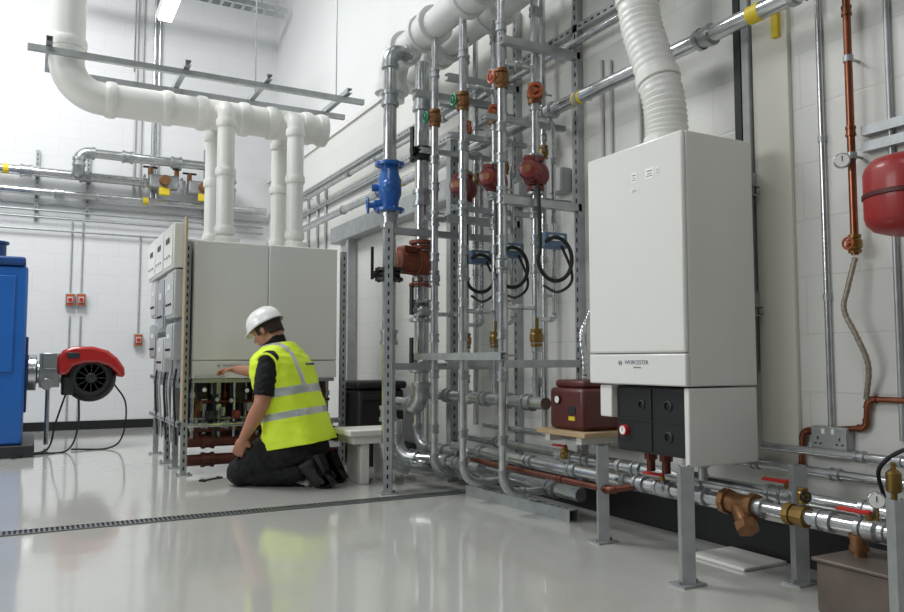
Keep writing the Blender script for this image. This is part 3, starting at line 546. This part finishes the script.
pipe('galvanised return header near the floor under the rack',[(2.47,3.2,.12),(2.47,5.2,.12)],.036,coup=((0,.12),(0,.34),(0,.55),(0,.8)))
pipe('bent galvanised pipe sweeping along the floor beside the upright',[(2.10,4.62,.42),(2.10,4.62,.18),(2.28,4.32,.18),(2.30,3.9,.18)],.032,coup=((2,.4),),bend=.12)
pipe('bent galvanised pipe sweeping along the floor beside the upright',[(2.32,4.78,.5),(2.32,4.78,.22),(2.36,4.5,.22),(2.40,4.0,.22)],.032,coup=((2,.4),),bend=.12)

# ================= RIGHT: red-brown box etc.
o=thing('expansion_box',(2.5,3.2,.45),'brown-red cast metal box with gauge standing on a wooden board','tank')
part(MB().box((2.38,3.06,.452),(2.62,3.34,.66)),'body','brown_red',o,.02); part(MB().box((2.40,3.08,.66),(2.60,3.32,.70)),'lid','brown_red',o,.015)
q=MB(); q.cyl((2.38,3.26,.60),(2.37,3.26,.60),.022); q.mi=1; q.cyl((2.372,3.26,.6),(2.368,3.26,.6),.018); part(q,'gauge',['black','dial'],o)
part(MB().boxc((2.378,3.15,.55),(.003,.06,.04)),'name_plate','dark_grey',o); 
q=MB(); q.boxc((2.379,3.15,.51),(.003,.05,.02)); part(q,'sticker','yellow',o)
q=MB().box((2.34,3.0,.425),(2.66,3.40,.45)); o=tmesh(q,'wooden_shelf','wood',(2.5,3.2,.425),'light wooden board shelf under the brown-red box','shelf',bevel=.003)
part(MB().box((2.36,3.05,.39),(2.675,3.09,.425)),'bracket','white_paint',o); part(MB().box((2.36,3.31,.39),(2.675,3.35,.425)),'bracket','white_paint',o)
P=[V((2.5,3.2,.70)),V((2.5,3.2,.8)),V((2.5,3.22,.92)),V((2.55,3.24,1.0)),V((2.58,3.24,1.06))]
path=crom(P,12); tmesh(MB().sweep(path,[.016+.002*math.sin(i*2.1) for i in range(len(path))],12),'braided_hose','steel',P[0],'short braided steel hose above the brown-red box','hose')
gL='galvanised pipes low along the block wall'
pipe('galvanised pipe run low along the wall with red lever valves',[(2.33,4.3,.27),(2.33,.9,.27)],.026,coup=[(0,t) for t in (.1,.25,.36,.5,.6,.68,.76,.84,.92)],group=gL,clamps=((0,.47),(0,.65)))
pipe('galvanised pipe run low on supports nearer the wall',[(2.47,3.4,.30),(2.47,.9,.30)],.026,coup=[(0,t) for t in (.1,.25,.4,.55,.7,.85)],group=gL,clamps=((0,.2),(0,.6)))
pipe('thin galvanised pipe run along the wall',[(2.62,2.2,.455),(2.62,.8,.455)],.016,coup=((0,.3),(0,.7)),group=gL,clamps=((0,.4),(0,.6)))
pipe('thin galvanised pipe run along the wall',[(2.62,4.4,.38),(2.62,.8,.38)],.018,coup=((0,.3),(0,.5),(0,.6),(0,.7),(0,.85)),group=gL,clamps=((0,.4),(0,.65),(0,.8)))
pipe('galvanised pipe run near the rack',[(2.58,4.8,.29),(2.58,2.7,.29)],.024,coup=((0,.3),(0,.7)),group=gL)
pipe('copper-coloured pipe running low beside the galvanised ones',[(2.24,3.9,.235),(2.24,2.7,.235),(2.33,2.6,.262)],.014,'copper_red',coup=((0,.3),(0,.7)))
for y,x in ((1.80,2.33),(3.15,2.33)):
    valve((x,y,.34),(0,0,1),.012,body='brass',hand='black' if y<2.5 else 'brass',label='small brass drain cock standing on the low pipe',group='small drain cocks',hd=(-.6,-.8,0))
gP='short strut pedestals carrying the low pipes'
for x,y in ((2.25,2.76),(2.09,2.10),(2.46,1.92),(2.10,1.32)):
    post(x,y,.008,.42,'short strut pedestal bolted to the floor',gP,n=(-.5,-.86,0),foot=True,w=.048,slots=False)
for (u,v),k in (((568,478),0),((665,494),1),((872,524),1),((790,490),0)):
    X=2.33 if k else 2.47; p=PX(u,v,X); zz=.27 if k else .30
    valve((X,p.y,zz),(0,1,0),.022,body='zinc_fit',hand='red_handle',kind='lever',hd=(-.3,0,.95),label='grey ball valve with red lever on the low pipe run',group='red lever valves on the low pipes')
def strainer(p,d,r,label):
    p=V(p);d=V(d).normalized(); o=thing('strainer',p,label,'strainer'); q=MB(); q.cyl(p-d*.06,p+d*.06,r); q.cyl(p-d*.075,p-d*.05,r*1.35,n=8); q.cyl(p+d*.05,p+d*.075,r*1.35,n=8); part(q,'body','bronze',o,.001)
    l=(d*.6+V((-.35,0,-.7))).normalized(); q=MB(); q.cyl(p-d*.01,p+l*.095,r*.9); q.cyl(p+l*.08,p+l*.115,r*1.15,n=6); part(q,'strainer_leg','bronze',o,.001); return o
p=PX(740,503,2.33); strainer((2.33,p.y,.27),(0,-1,0),.036,'large bronze y-shaped strainer on the low pipe run')
p=PX(797,508,2.33); o=tmesh(MB().lathe((2.33,p.y-.04,.27),(0,1,0),[(0,.03),(0,.038),(.025,.038),(.025,.032),(.055,.032),(.055,.038),(.08,.038),(.08,.03)],10),'union_fitting','brass',(2.33,p.y,.27),'brass union fitting on the low pipe run','pipe fitting')
o=thing('drain_vessel',(2.3,1.62,0),'brownish metal box standing on the floor under the copper valve','tank')
part(MB().box((2.2,1.40,.012),(2.46,1.66,.17)),'body','rusty_box',o,.008); part(MB().box((2.19,1.39,.17),(2.47,1.67,.182)),'lid','rusty_box',o,.004); part(MB().box((2.22,1.42,0),(2.44,1.64,.012)),'foot','black',o)
pipe('short copper drop pipe with fittings into the floor box',[(2.33,1.60,.27),(2.33,1.60,.178)],.022,'bronze',coup=((0,.5),))
p=PX(893,462,2.47); pv=p.copy(); o=thing('air_vent',(2.47,pv.y,.33),'brass automatic air vent standing above the low pipes','valve')
part(MB().lathe((2.47,pv.y,.32),(0,0,1),[(0,.010),(.05,.010),(.055,.02),(.06,.024),(.115,.024),(.125,.015),(.13,.008),(.145,.008),(.15,.004)],16),'vent_body','brass',o)
part(MB().cyl((2.47,pv.y,.30),(2.47,pv.y,.35),.014,n=8),'stem','zinc_fit',o)
p=PX(876,486,2.33); o=thing('thermometer_gauge',(2.33,p.y,.30),'round white dial gauge standing on the low pipe','gauge')
n=V((-.8,-.6,0)).normalized(); g=V((2.33,p.y,.365)); part(MB().cyl((2.33,p.y,.28),(2.33,p.y,.35),.007,n=8),'stem','brass',o)
part(MB().cyl(g-n*.010,g+n*.010,.026,n=24),'case','steel',o,.002); part(MB().cyl(g+n*.0105,g+n*.0115,.022,n=24),'dial_face','dial',o); part(MB().obox(g+n*.0125+V((0,0,.005)),(n,V((0,0,1)),n.cross(V((0,0,1)))),(.001,.018,.003)),'pointer','black',o)
pipe('thin copper pipe turning square against the wall',[(2.66,1.05,.66),PX(868,399,2.66),PX(866,428,2.66),PX(803,431,2.66),PX(800,492,2.66)],.011,'copper',bend=.025)
ps=PX(831,438,2.65)
p=PX(822,180,2.66); pipe('grey conduit dropping to the metal socket',[(2.668,p.y,3.0),(2.668,p.y,ps.z+.04)],.012,'galv',elbows=False,clamps=((0,.3),(0,.55),(0,.8)))
q0=PX(846,0,2.62); pipe('copper pipe dropping down the block wall',[(2.62,q0.y,3.0),(2.62,q0.y,1.18)],.014,'copper',coup=((0,.5),(0,.75),(0,.97)),clamps=((0,.6),(0,.8)))
pipe('galvanised conduit beside the copper pipe',[(2.669,q0.y-.12,3.0),(2.669,q0.y-.12,.52)],.011,'galv_dull',elbows=False)
valve((2.62,q0.y,1.22),(0,0,1),.015,body='brass',hand='orange',label='small brass valve with orange handle on the copper pipe',hd=(-1,0,0))
hp=[V((2.62,q0.y,1.17)),V((2.60,q0.y+.02,1.06)),V((2.59,q0.y+.03,.98)),V((2.60,q0.y-.01,.88)),V((2.62,q0.y-.035,.78)),V((2.65,PX(868,399,2.66).y,.66))]
path=crom(hp,14); tmesh(MB().sweep(path,[.010+.001*math.sin(i*2.1) for i in range(len(path))],10),'braided_hose','braid',hp[0],'grey braided hose curving down from the copper pipe','hose')
p=PX(842,161,2.58); o=thing('pressure_gauge',p,'round white pressure gauge with steel rim on the copper pipe','gauge')
q=MB(); n=V((-.8,-.6,0)).normalized(); q.cyl(p-n*.012,p+n*.012,.028,n=24); part(q,'case','steel',o,.002); q=MB(); q.cyl(p+n*.0125,p+n*.0135,.024,n=24); part(q,'dial_face','dial',o); q=MB(); q.obox(p+n*.0145+V((0,0,.006)),(n,V((0,0,1)),n.cross(V((0,0,1)))),(.001,.02,.003)); part(q,'pointer','black',o)
part(MB().cyl(p,V((2.62,q0.y,p.z)),.006),'connector','brass',o)
c=PX(912,194,2.44); o=thing('expansion_vessel',c-V((0,0,.12)),'round red expansion vessel fixed to the wall','vessel')
q=MB(); q.lathe(c-V((0,0,.13)),(0,0,1),[(0,.02),(.004,.07),(.018,.112),(.04,.132),(.06,.138),(.20,.138),(.22,.132),(.242,.112),(.256,.07),(.26,.02)],40); part(q,'shell','vessel_red',o,smooth=60)
q=MB(); q.lathe(c-V((0,0,.012)),(0,0,1),[(0,.137),(.003,.143),(.015,.143),(.018,.137)],40); part(q,'seam_band','vessel_band',o)
q=MB(); q.cyl(c+V((0,0,-.11)),c+V((0,0,-.16)),.016); part(q,'stub','brass',o)
part(MB().box((c.x-.04,c.y-.02,c.z-.0),(2.68,c.y+.02,c.z+.02)),'bracket','galv_dull',o)
q=MB(); q.obox(c+V((-.115,-.078,.05)),(V((.56,-.83,0)),V((0,0,1)),V((-.83,-.56,0))),(.05,.03,.004)); part(q,'label_plate','paper',o)
pa=PX(864,132,2.66); strut('horizontal strut above the red vessel',(2.659,pa.y,pa.z),(2.659,.7,pa.z),(-1,0,0),w=.035,slots=False,group='struts above the red vessel')
strut('horizontal strut above the red vessel',(2.659,pa.y,pa.z-.06),(2.659,.7,pa.z-.06),(-1,0,0),w=.035,slots=False,group='struts above the red vessel')
pipe('thin pipe feeding the red vessel',[c+V((0,0,-.16)),c+V((0,0,-.4)),(2.66,c.y,c.z-.4)],.009,'copper')
p=ps; o=thing('double_socket',(2.66,p.y,p.z-.05),'metal-clad double power socket on the wall','socket')
part(MB().boxc((2.66,p.y,p.z),(.04,.15,.085)),'housing','galv_dull',o,.006); part(MB().boxc((2.638,p.y,p.z),(.005,.145,.082)),'face_plate','steel',o,.002)
for s in (-1,1):
    part(MB().boxc((2.634,p.y+s*.02,p.z+.024),(.006,.014,.02)),'switch','white_paint',o,.001)
    q=MB(); cy0=p.y+s*.045; q.boxc((2.635,cy0,p.z-.002),(.002,.005,.011)); q.boxc((2.635,cy0-.011,p.z-.022),(.002,.009,.005)); q.boxc((2.635,cy0+.011,p.z-.022),(.002,.009,.005)); part(q,'pin_holes','black',o)
tmesh(MB().box((2.40,2.12,0),(2.64,2.40,.014)),'floor_plinth','white_paint',(2.5,2.3,0),'low white slab on the floor beneath the boiler','plinth',bevel=.004)
hp=[V((2.5,1.62,.34)),V((2.45,1.60,.45)),V((2.47,1.5,.52)),V((2.5,1.42,.45)),V((2.5,1.40,.32))]
tmesh(MB().sweep(crom(hp,10),.007,8),'hose','rubber',hp[0],'thin black hose looping over the low pipes','hose')

# ================= bench, bin, tools
bx,by=2.01,4.86
o=thing('step_bench',(bx,by,0),'low white plastic step bench by the pipe rack','bench')
part(MB().box((bx-.20,by-.15,.31),(bx+.17,by+.17,.35)),'top','white_paint',o,.008)
part(MB().box((bx-.17,by-.13,.26),(bx+.15,by+.15,.31)),'apron','white_paint',o,.004)
for x in (bx-.11,bx+.08): part(MB().box((x,by-.11,0),(x+.06,by+.14,.26)),'leg','white_paint',o,.006)
o=thing('black_bin',(2.36,5.70,0),'squarish black plastic bin standing against the block wall','bin')
q=MB(); q.box((2.18,5.50,0),(2.56,5.88,.58)); part(q,'body','rubber',o,.03); q=MB(); q.box((2.165,5.485,.58),(2.575,5.895,.64)); part(q,'lid','black',o,.02)
part(MB().box((2.20,5.47,.50),(2.50,5.50,.54)),'handle','black',o,.006)
t0=PZ(211,480); o=thing('spanner',t0,'small dark steel spanner lying on the floor by the man','tool')
dr=V((.8,.6,0)); q=MB(); q.obox(t0+V((0,0,.006)),(dr,V((-.6,.8,0)),V((0,0,1))),(.15,.016,.008)); part(q,'shaft','dark_grey',o,.002)
for s in (-1,1):
    e=t0+dr*s*.08+V((0,0,.007)); q=MB(); q.sweep([e+Matrix.Rotation(t*.5,3,'Z')@(dr*(-s)*.018) for t in range(-5,6)],.007,8); part(q,'jaw','dark_grey',o)

# ================= MAN
PO=V((1.55,4.97,0)); f=V((-.75,.66,0)).normalized(); lf=V((0,0,1)).cross(f)
BM=frameM(PO,f,lf); LX=.78
bones=[]
def bone(tag_,a,b,r0,r1): bones.append((tag_,V(a),V(b),r0,r1))
mb=MB()
rings=[(-.05,.13,.10,.08),(-.04,.18,.180,.15),(-.01,.28,.200,.160),(.03*LX,.40,.190,.145),(.07*LX,.52,.190,.142),(.11*LX,.64,.205,.144),(.15*LX,.75,.218,.138),(.175*LX,.82,.198,.114),(.19*LX,.865,.135,.088),(.205*LX,.90,.076,.071),(.215*LX,.93,.063,.063)]
def interp(rs,n):
    out=[]
    for i in range(n+1):
        t=i/n*(len(rs)-1); k=min(int(t),len(rs)-2); q=t-k
        a=[rs[max(k-1,0)],rs[k],rs[k+1],rs[min(k+2,len(rs)-1)]]
        out.append(tuple(.5*(2*a[1][j]+(a[2][j]-a[0][j])*q+(2*a[0][j]-5*a[1][j]+4*a[2][j]-a[3][j])*q*q+(3*a[1][j]-a[0][j]-3*a[2][j]+a[3][j])*q**3) for j in range(4)))
    return out
def loft(mb,R,n=40,ex=2.3):
    vs=[]
    for (cx,z,w,d) in R:
        for k in range(n):
            t=2*math.pi*k/n; c,s=math.cos(t),math.sin(t)
            px=abs(c)**(2/ex)*(1 if c>0 else -1)*d; py=abs(s)**(2/ex)*(1 if s>0 else -1)*w
            vs.append((cx+px,py,z-px*.18))
    N=len(R); fs=[(i*n+k,i*n+(k+1)%n,(i+1)*n+(k+1)%n,(i+1)*n+k) for i in range(N-1) for k in range(n)]
    return vs,fs
vs,fs=loft(mb,interp(rings,30)); n=40; N=31; mb.add(vs,fs+[tuple(range(n-1,-1,-1)),tuple(range((N-1)*n,N*n))])
bone('torso',(-.02,0,.2),(.06*LX,0,.45),.16,.15); bone('torso',(.06*LX,0,.45),(.18*LX,0,.84),.15,.13)
HC=V((.235,0,1.0)); hp_=math.radians(30); HX=V((math.cos(hp_),0,-math.sin(hp_))); HY=V((0,1,0)); HZv=HX.cross(HY); hax=(HX,HY,HZv)
def hp(x,y,z): return HC+HX*x+HY*y+HZv*z
mb.sph(hp(-.008,0,.02),(.098,.078,.095),28,hax); mb.sph(hp(.015,0,-.035),(.074,.062,.08),24,hax); mb.sph(hp(.05,0,-.085),(.032,.036,.026),16,hax)
mb.sph(hp(.072,0,.012),(.018,.05,.012),14,hax)
mb.caps(hp(.082,0,-.002),hp(.104,0,-.032),.009,.013,12); mb.sph(hp(.096,.012,-.036),(.01,.008,.008),10,hax); mb.sph(hp(.096,-.012,-.036),(.01,.008,.008),10,hax)
for s in (-1,1):
    mb.sph(hp(-.008,s*.080,-.012),(.018,.009,.032),14,hax); mb.sph(hp(.06,s*.038,-.03),(.022,.018,.02),12,hax)
mb.sph(hp(.084,0,-.058),(.010,.022,.006),12,hax); mb.sph(hp(.082,0,-.068),(.010,.019,.006),12,hax)
mb.caps((.18*LX,0,.86),hp(-.035,0,-.05),.066,.062,20)
bone('head',hp(0,0,.05),hp(0,0,-.05),.1,.08); bone('head',hp(-.035,0,-.06),(.205*LX,0,.93),.06,.05)
def limb(tg,pts,rs):
    for i in range(len(pts)-1): mb.caps(pts[i],pts[i+1],rs[i],rs[i+1]); bone(tg,pts[i],pts[i+1],rs[i],rs[i+1])
inv=BM.inverted(); RH=inv@PY(221,370,5.60)
LS=V((.105,.205,.785)); LE=V((.12,.275,.53)); LW=V((.26,.23,.315))
limb('uarm',[LS,LS.lerp(LE,.45),LE],[.064,.062,.051]); limb('farm',[LE,LE.lerp(LW,.35),LW],[.049,.049,.031])
RS=V((.135,-.205,.785)); RW=RH+(V((.135,-.2,.74))-RH).normalized()*.13; RW=V((RW.x,RW.y,RH.z+.005))
mid=(RS+RW)/2; RE=mid+V((0,-.02,-.05))
limb('uarm',[RS,RS.lerp(RE,.45),RE],[.064,.062,.051]); limb('farm',[RE,RE.lerp(RW,.35),RW],[.049,.048,.031])
def hand(w,d,pn,curl,side):
    d=V(d).normalized(); pn=V(pn); pn=(pn-d*pn.dot(d)).normalized(); sd=d.cross(pn)*side
    c=w+d*.05; mb.sph(c,(.05,.041,.016),16,(d,sd,pn)); mb.caps(w-d*.005,w+d*.03,.026,.022); bone('hand',w,w+d*.16,.04,.03)
    for i,(o,L) in enumerate(((.030,.072),(.010,.080),(-.010,.075),(-.029,.060))):
        p=w+d*.085+sd*o; dd=d.copy(); r=.0098
        for k,fr in enumerate((.45,.32,.23)):
            ang=curl*(.6+.5*k); dd=(d*math.cos(ang*(k+1)*.55)+pn*math.sin(ang*(k+1)*.55)); q=p+dd*L*fr; mb.caps(p,q,r,r*.9,10); r*=.9; p=q
    p=w+d*.02+sd*.025; q=p+(d*.6+sd*.75+pn*.25).normalized()*.04; mb.caps(p,q,.014,.0115,10); q2=q+(d*.85+sd*.2+pn*.5).normalized()*.032; mb.caps(q,q2,.0112,.009,10)
hand(LW,V((.42,-.05,-.9)),V((.3,-.9,0)),.75,1)
hand(RW,RH-RW,V((0,.1,-1)),.5,1)
for s in (1,-1):
    hip=V((.0,s*.105,.245)); kn=V((.325,s*.135+.0,.085)); an=V((-.07,s*.115,.095))
    limb('thigh',[hip,hip.lerp(kn,.5)+V((0,0,.02)),kn],[.115,.112,.076])
    limb('shin',[kn,kn.lerp(an,.35),an],[.068,.068,.048])
    limb('foot',[an,V((-.14,s*.11,.15))],[.046,.043]); limb('foot',[V((-.13,s*.11,.12)),V((-.20,s*.11,.05)),V((-.25,s*.11,.042))],[.047,.045,.035])
me=bpy.data.meshes.new('b'); me.from_pydata([tuple(v) for v in mb.v],[],mb.f)
bm=bmesh.new(); bm.from_mesh(me); bmesh.ops.recalc_face_normals(bm,faces=bm.faces); bm.to_mesh(me); bm.free()
tmp=bpy.data.objects.new('b',me); link(tmp); rm=tmp.modifiers.new('r','REMESH'); rm.mode='VOXEL'; rm.voxel_size=.006; sm=tmp.modifiers.new('s','SMOOTH'); sm.factor=.5; sm.iterations=4
dg=bpy.context.evaluated_depsgraph_get(); bme=bpy.data.meshes.new_from_object(tmp.evaluated_get(dg)); bpy.data.objects.remove(tmp)
def nearest(p):
    best=None;bd=9
    for t,a,b,r0,r1 in bones:
        ab=b-a; q=max(0,min(1,(p-a).dot(ab)/ab.length_squared)); d=(p-(a+ab*q)).length-(r0+(r1-r0)*q)
        if d<bd: bd=d;best=t
    return best
vt=[nearest(v.co) for v in bme.vertices]
def sleeve(co):
    for S,E in ((LS,LE),(RS,RE)):
        ab=E-S; q=(co-S).dot(ab)/ab.length_squared
        if (co-(S+ab*q)).length<.09 and q>.82: return False
    return True
vt=['farm' if (t=='uarm' and not sleeve(v.co)) else t for t,v in zip(vt,bme.vertices)]
man=thing('person',PO,'kneeling man in yellow vest, white hard hat and black trousers','person')
bme.materials.clear(); bme.materials.append(MATS['skin']); bme.materials.append(MATS['cloth_black'])
for po in bme.polygons:
    i=po.vertices[0]; po.material_index=0 if vt[i] in('head','hand','farm') else 1; po.use_smooth=True
bme2=bme.copy()
bme.transform(Matrix.Translation(-PO)@BM); bo=bpy.data.objects.new('body',bme); link(bo); bo.parent=man; BASE[bo.name]=PO
def shell(name,sel,off,m,amp=.006,fs=14,label=None):
    idx={}; vs=[]; fs_=[]
    nrm=[v.normal.copy() for v in bme2.vertices]
    for po in bme2.polygons:
        if all(sel(bme2.vertices[i].co,vt[i]) for i in po.vertices):
            g=[]
            for i in po.vertices:
                if i not in idx:
                    co=bme2.vertices[i].co; w=noise.noise(co*fs)+.5*noise.noise(co*fs*2.3+V((5,1,2))); w=1-abs(w)*2
                    k=.35 if vt[i]=='torso' else 1
                    idx[i]=len(vs); vs.append(co+nrm[i]*(off+amp*w)*k)
                g.append(idx[i])
            fs_.append(g)
    q=MB(); q.M=BM; q.add(vs,fs_); me=bpy.data.meshes.new(name); me.from_pydata([v-PO for v in q.v],[],q.f); me.materials.append(MATS[m]); me.polygons.foreach_set('use_smooth',[True]*len(me.polygons))
    o=bpy.data.objects.new(name,me); link(o); o.parent=man; BASE[o.name]=PO; s=o.modifiers.new('s','SOLIDIFY'); s.thickness=.004; s.offset=-1
    if label:o['label']=label
    return o
shell('trousers',lambda c,t:t in('thigh','shin') or (t=='torso' and c.z<.34) or (t=='foot' and c.x>-.10 and c.z<.13),.012,'cloth_black',.008,11,'black work trousers')
shell('shirt',lambda c,t:(t=='torso' and c.z>.30 and c.z<.905) or (t=='uarm') or (t=='head' and c.z<.90 and c.x<.20),.009,'cloth_black',.005,16,'black short-sleeved shirt')
shell('boots',lambda c,t:t=='foot',.010,'boot',.001,14,'black work boots')
for s in (1,-1):
    q=MB(); q.M=BM; y=s*.11; q.ext([(-.215,y-.045,.004),(-.30,y-.045,.03),(-.285,y-.045,.05),(-.225,y-.045,.10),(-.175,y-.045,.20),(-.20,y-.045,.21),(-.245,y-.045,.11)],(0,.09,0)); part(q,'boot_sole','rubber',man,.004,label='black boot sole')
VR=interp([(-.01,.255,.252,.222),(.01*LX,.33,.248,.212),(.03*LX,.42,.238,.194),(.07*LX,.52,.236,.186),(.11*LX,.64,.250,.186),(.15*LX,.74,.262,.178),(.172*LX,.80,.254,.160),(.183*LX,.84,.226,.138),(.19*LX,.878,.168,.112),(.195*LX,.905,.116,.092)],64)
vs,fs=loft(mb,VR,72); n=72
vv=[]
for i,v in enumerate(vs):
    v=V(v); ring=VR[i//n]; c=V((ring[0],0,v.z)); d=(v-c); d.normalize(); q=V((v.x*9,v.y*9,v.z*5)); w=noise.noise(q)*.014+noise.noise(q*2.6)*.007- abs(noise.noise(V((v.x*5,v.y*7,v.z*22))))*.014+.004
    vv.append(v+d*w)
q=MB(); q.M=BM; q.v=[BM@v for v in vv]
for fc in fs:
    c=sum((V(vs[i]) for i in fc),V())/4; m=0; zz=c.z+(c.x-.08)*.18
    if .565<zz<.61 or .415<zz<.46: m=1
    if zz>=.61 and .10<abs(c.y)<.14: m=1
    q.f.append(fc); q.m.append(m)
ve=part(q,'high_visibility_vest',['hivis','reflect'],man,label='fluorescent yellow vest with silver reflective bands',smooth=80)
s=ve.modifiers.new('s','SOLIDIFY'); s.thickness=.004; s.offset=-1
for s_,S in ((1,LS),(-1,RS)):
    q=MB(); q.M=BM; q.torus(S+V((.0,s_*.040,-.015)),(.1,1*s_,-.3),.072,.008,28,8); part(q,'vest_edging','hivis',man)
T=textpart('WORCESTER',man,BM@frameM(V((-.078,0,.775)),(0,-1,0),(.24,0,.97)),.022,'ink','vest_lettering',.004)
# helmet
q=MB(); q.M=BM; vs=[];n=36;m=14; hc=hp(-.008,0,.04)
for i in range(m+1):
    ph=math.pi/2*i/m
    for k in range(n):
        t=2*math.pi*k/n; rdg=.004 if abs(math.sin(t))<.25 and ph<1.3 else 0
        vs.append(hc+HX*((.127+rdg)*math.sin(ph)**.9*math.cos(t))+HY*((.108)*math.sin(ph)**.9*math.sin(t))+HZv*((.108+rdg)*math.cos(ph)))
for k in range(n):
    t=2*math.pi*k/n; e=.005+.03*max(0,math.cos(t))**2; vs.append(hc+HX*((.128+e)*math.cos(t))+HY*((.108+.006)*math.sin(t))+HZv*(-.016-.006*max(0,math.cos(t))))
fs=[(i*n+k,(i+1)*n+k,(i+1)*n+(k+1)%n,i*n+(k+1)%n) for i in range(m+1) for k in range(n)]; q.add(vs,fs)
he=part(q,'hard_hat','helmet',man,label='white hard hat',smooth=50); s=he.modifiers.new('s','SOLIDIFY'); s.thickness=.004; s.offset=-1
q=MB(); q.M=BM; vs=[];n=30
for i in range(8):
    z=.04-i*.014
    for k in range(n):
        t=math.radians(62+ (360-124)*k/(n-1)); r=1.0-.012*i
        vs.append(hp(-.008,0,0)+HX*(.104*r*math.cos(t))+HY*(.084*r*math.sin(t))+HZv*(z if i<5 or abs(t-math.pi)<1.25 else .04-4*.014-(i-4)*.004))
fs=[(i*n+k,(i+1)*n+k,(i+1)*n+k+1,i*n+k+1) for i in range(7) for k in range(n-1)]; q.add(vs,fs); ha=part(q,'hair','hair',man,label='short dark brown hair',smooth=80); s=ha.modifiers.new('s','SOLIDIFY'); s.thickness=.008; s.offset=0
for s_ in (1,-1):
    q=MB(); q.M=BM; q.sph(hp(.083,s_*.031,-.003),.0105,12); q.mi=1; q.sph(hp(.091,s_*.032,-.004),.0048,10); part(q,'eye',['eye_white','black'],man)
q=MB(); q.M=BM; q.sph(hp(.090,0,-.063),(.006,.021,.003),12,hax); part(q,'mouth','lip',man)

# ================= LIGHT
def area(loc,rot,size,sy_,e,col=(1,1,1)):
    l=bpy.data.lights.new('area','AREA'); l.shape='RECTANGLE'; l.size=size; l.size_y=sy_; l.energy=e; l.color=col; o=bpy.data.objects.new('area_light',l); link(o); o.location=loc; o.rotation_euler=rot
area((-1.0,6.6,6.0),(0,0,0),2.2,2.6,345,(.985,.995,1)); area((-1.5,-.2,6.0),(0,0,0),2.2,2.6,95,(.985,.995,1))
area((-6.2,4.2,3.6),(0,math.radians(-80),0),2.6,4,190,(.97,.985,1))
w=bpy.data.worlds.new('w'); sc.world=w; w.use_nodes=True; w.node_tree.nodes['Background'].inputs[0].default_value=(.9,.93,1,1); w.node_tree.nodes['Background'].inputs[1].default_value=.3
sc.view_settings.view_transform='Standard'; sc.view_settings.exposure=0
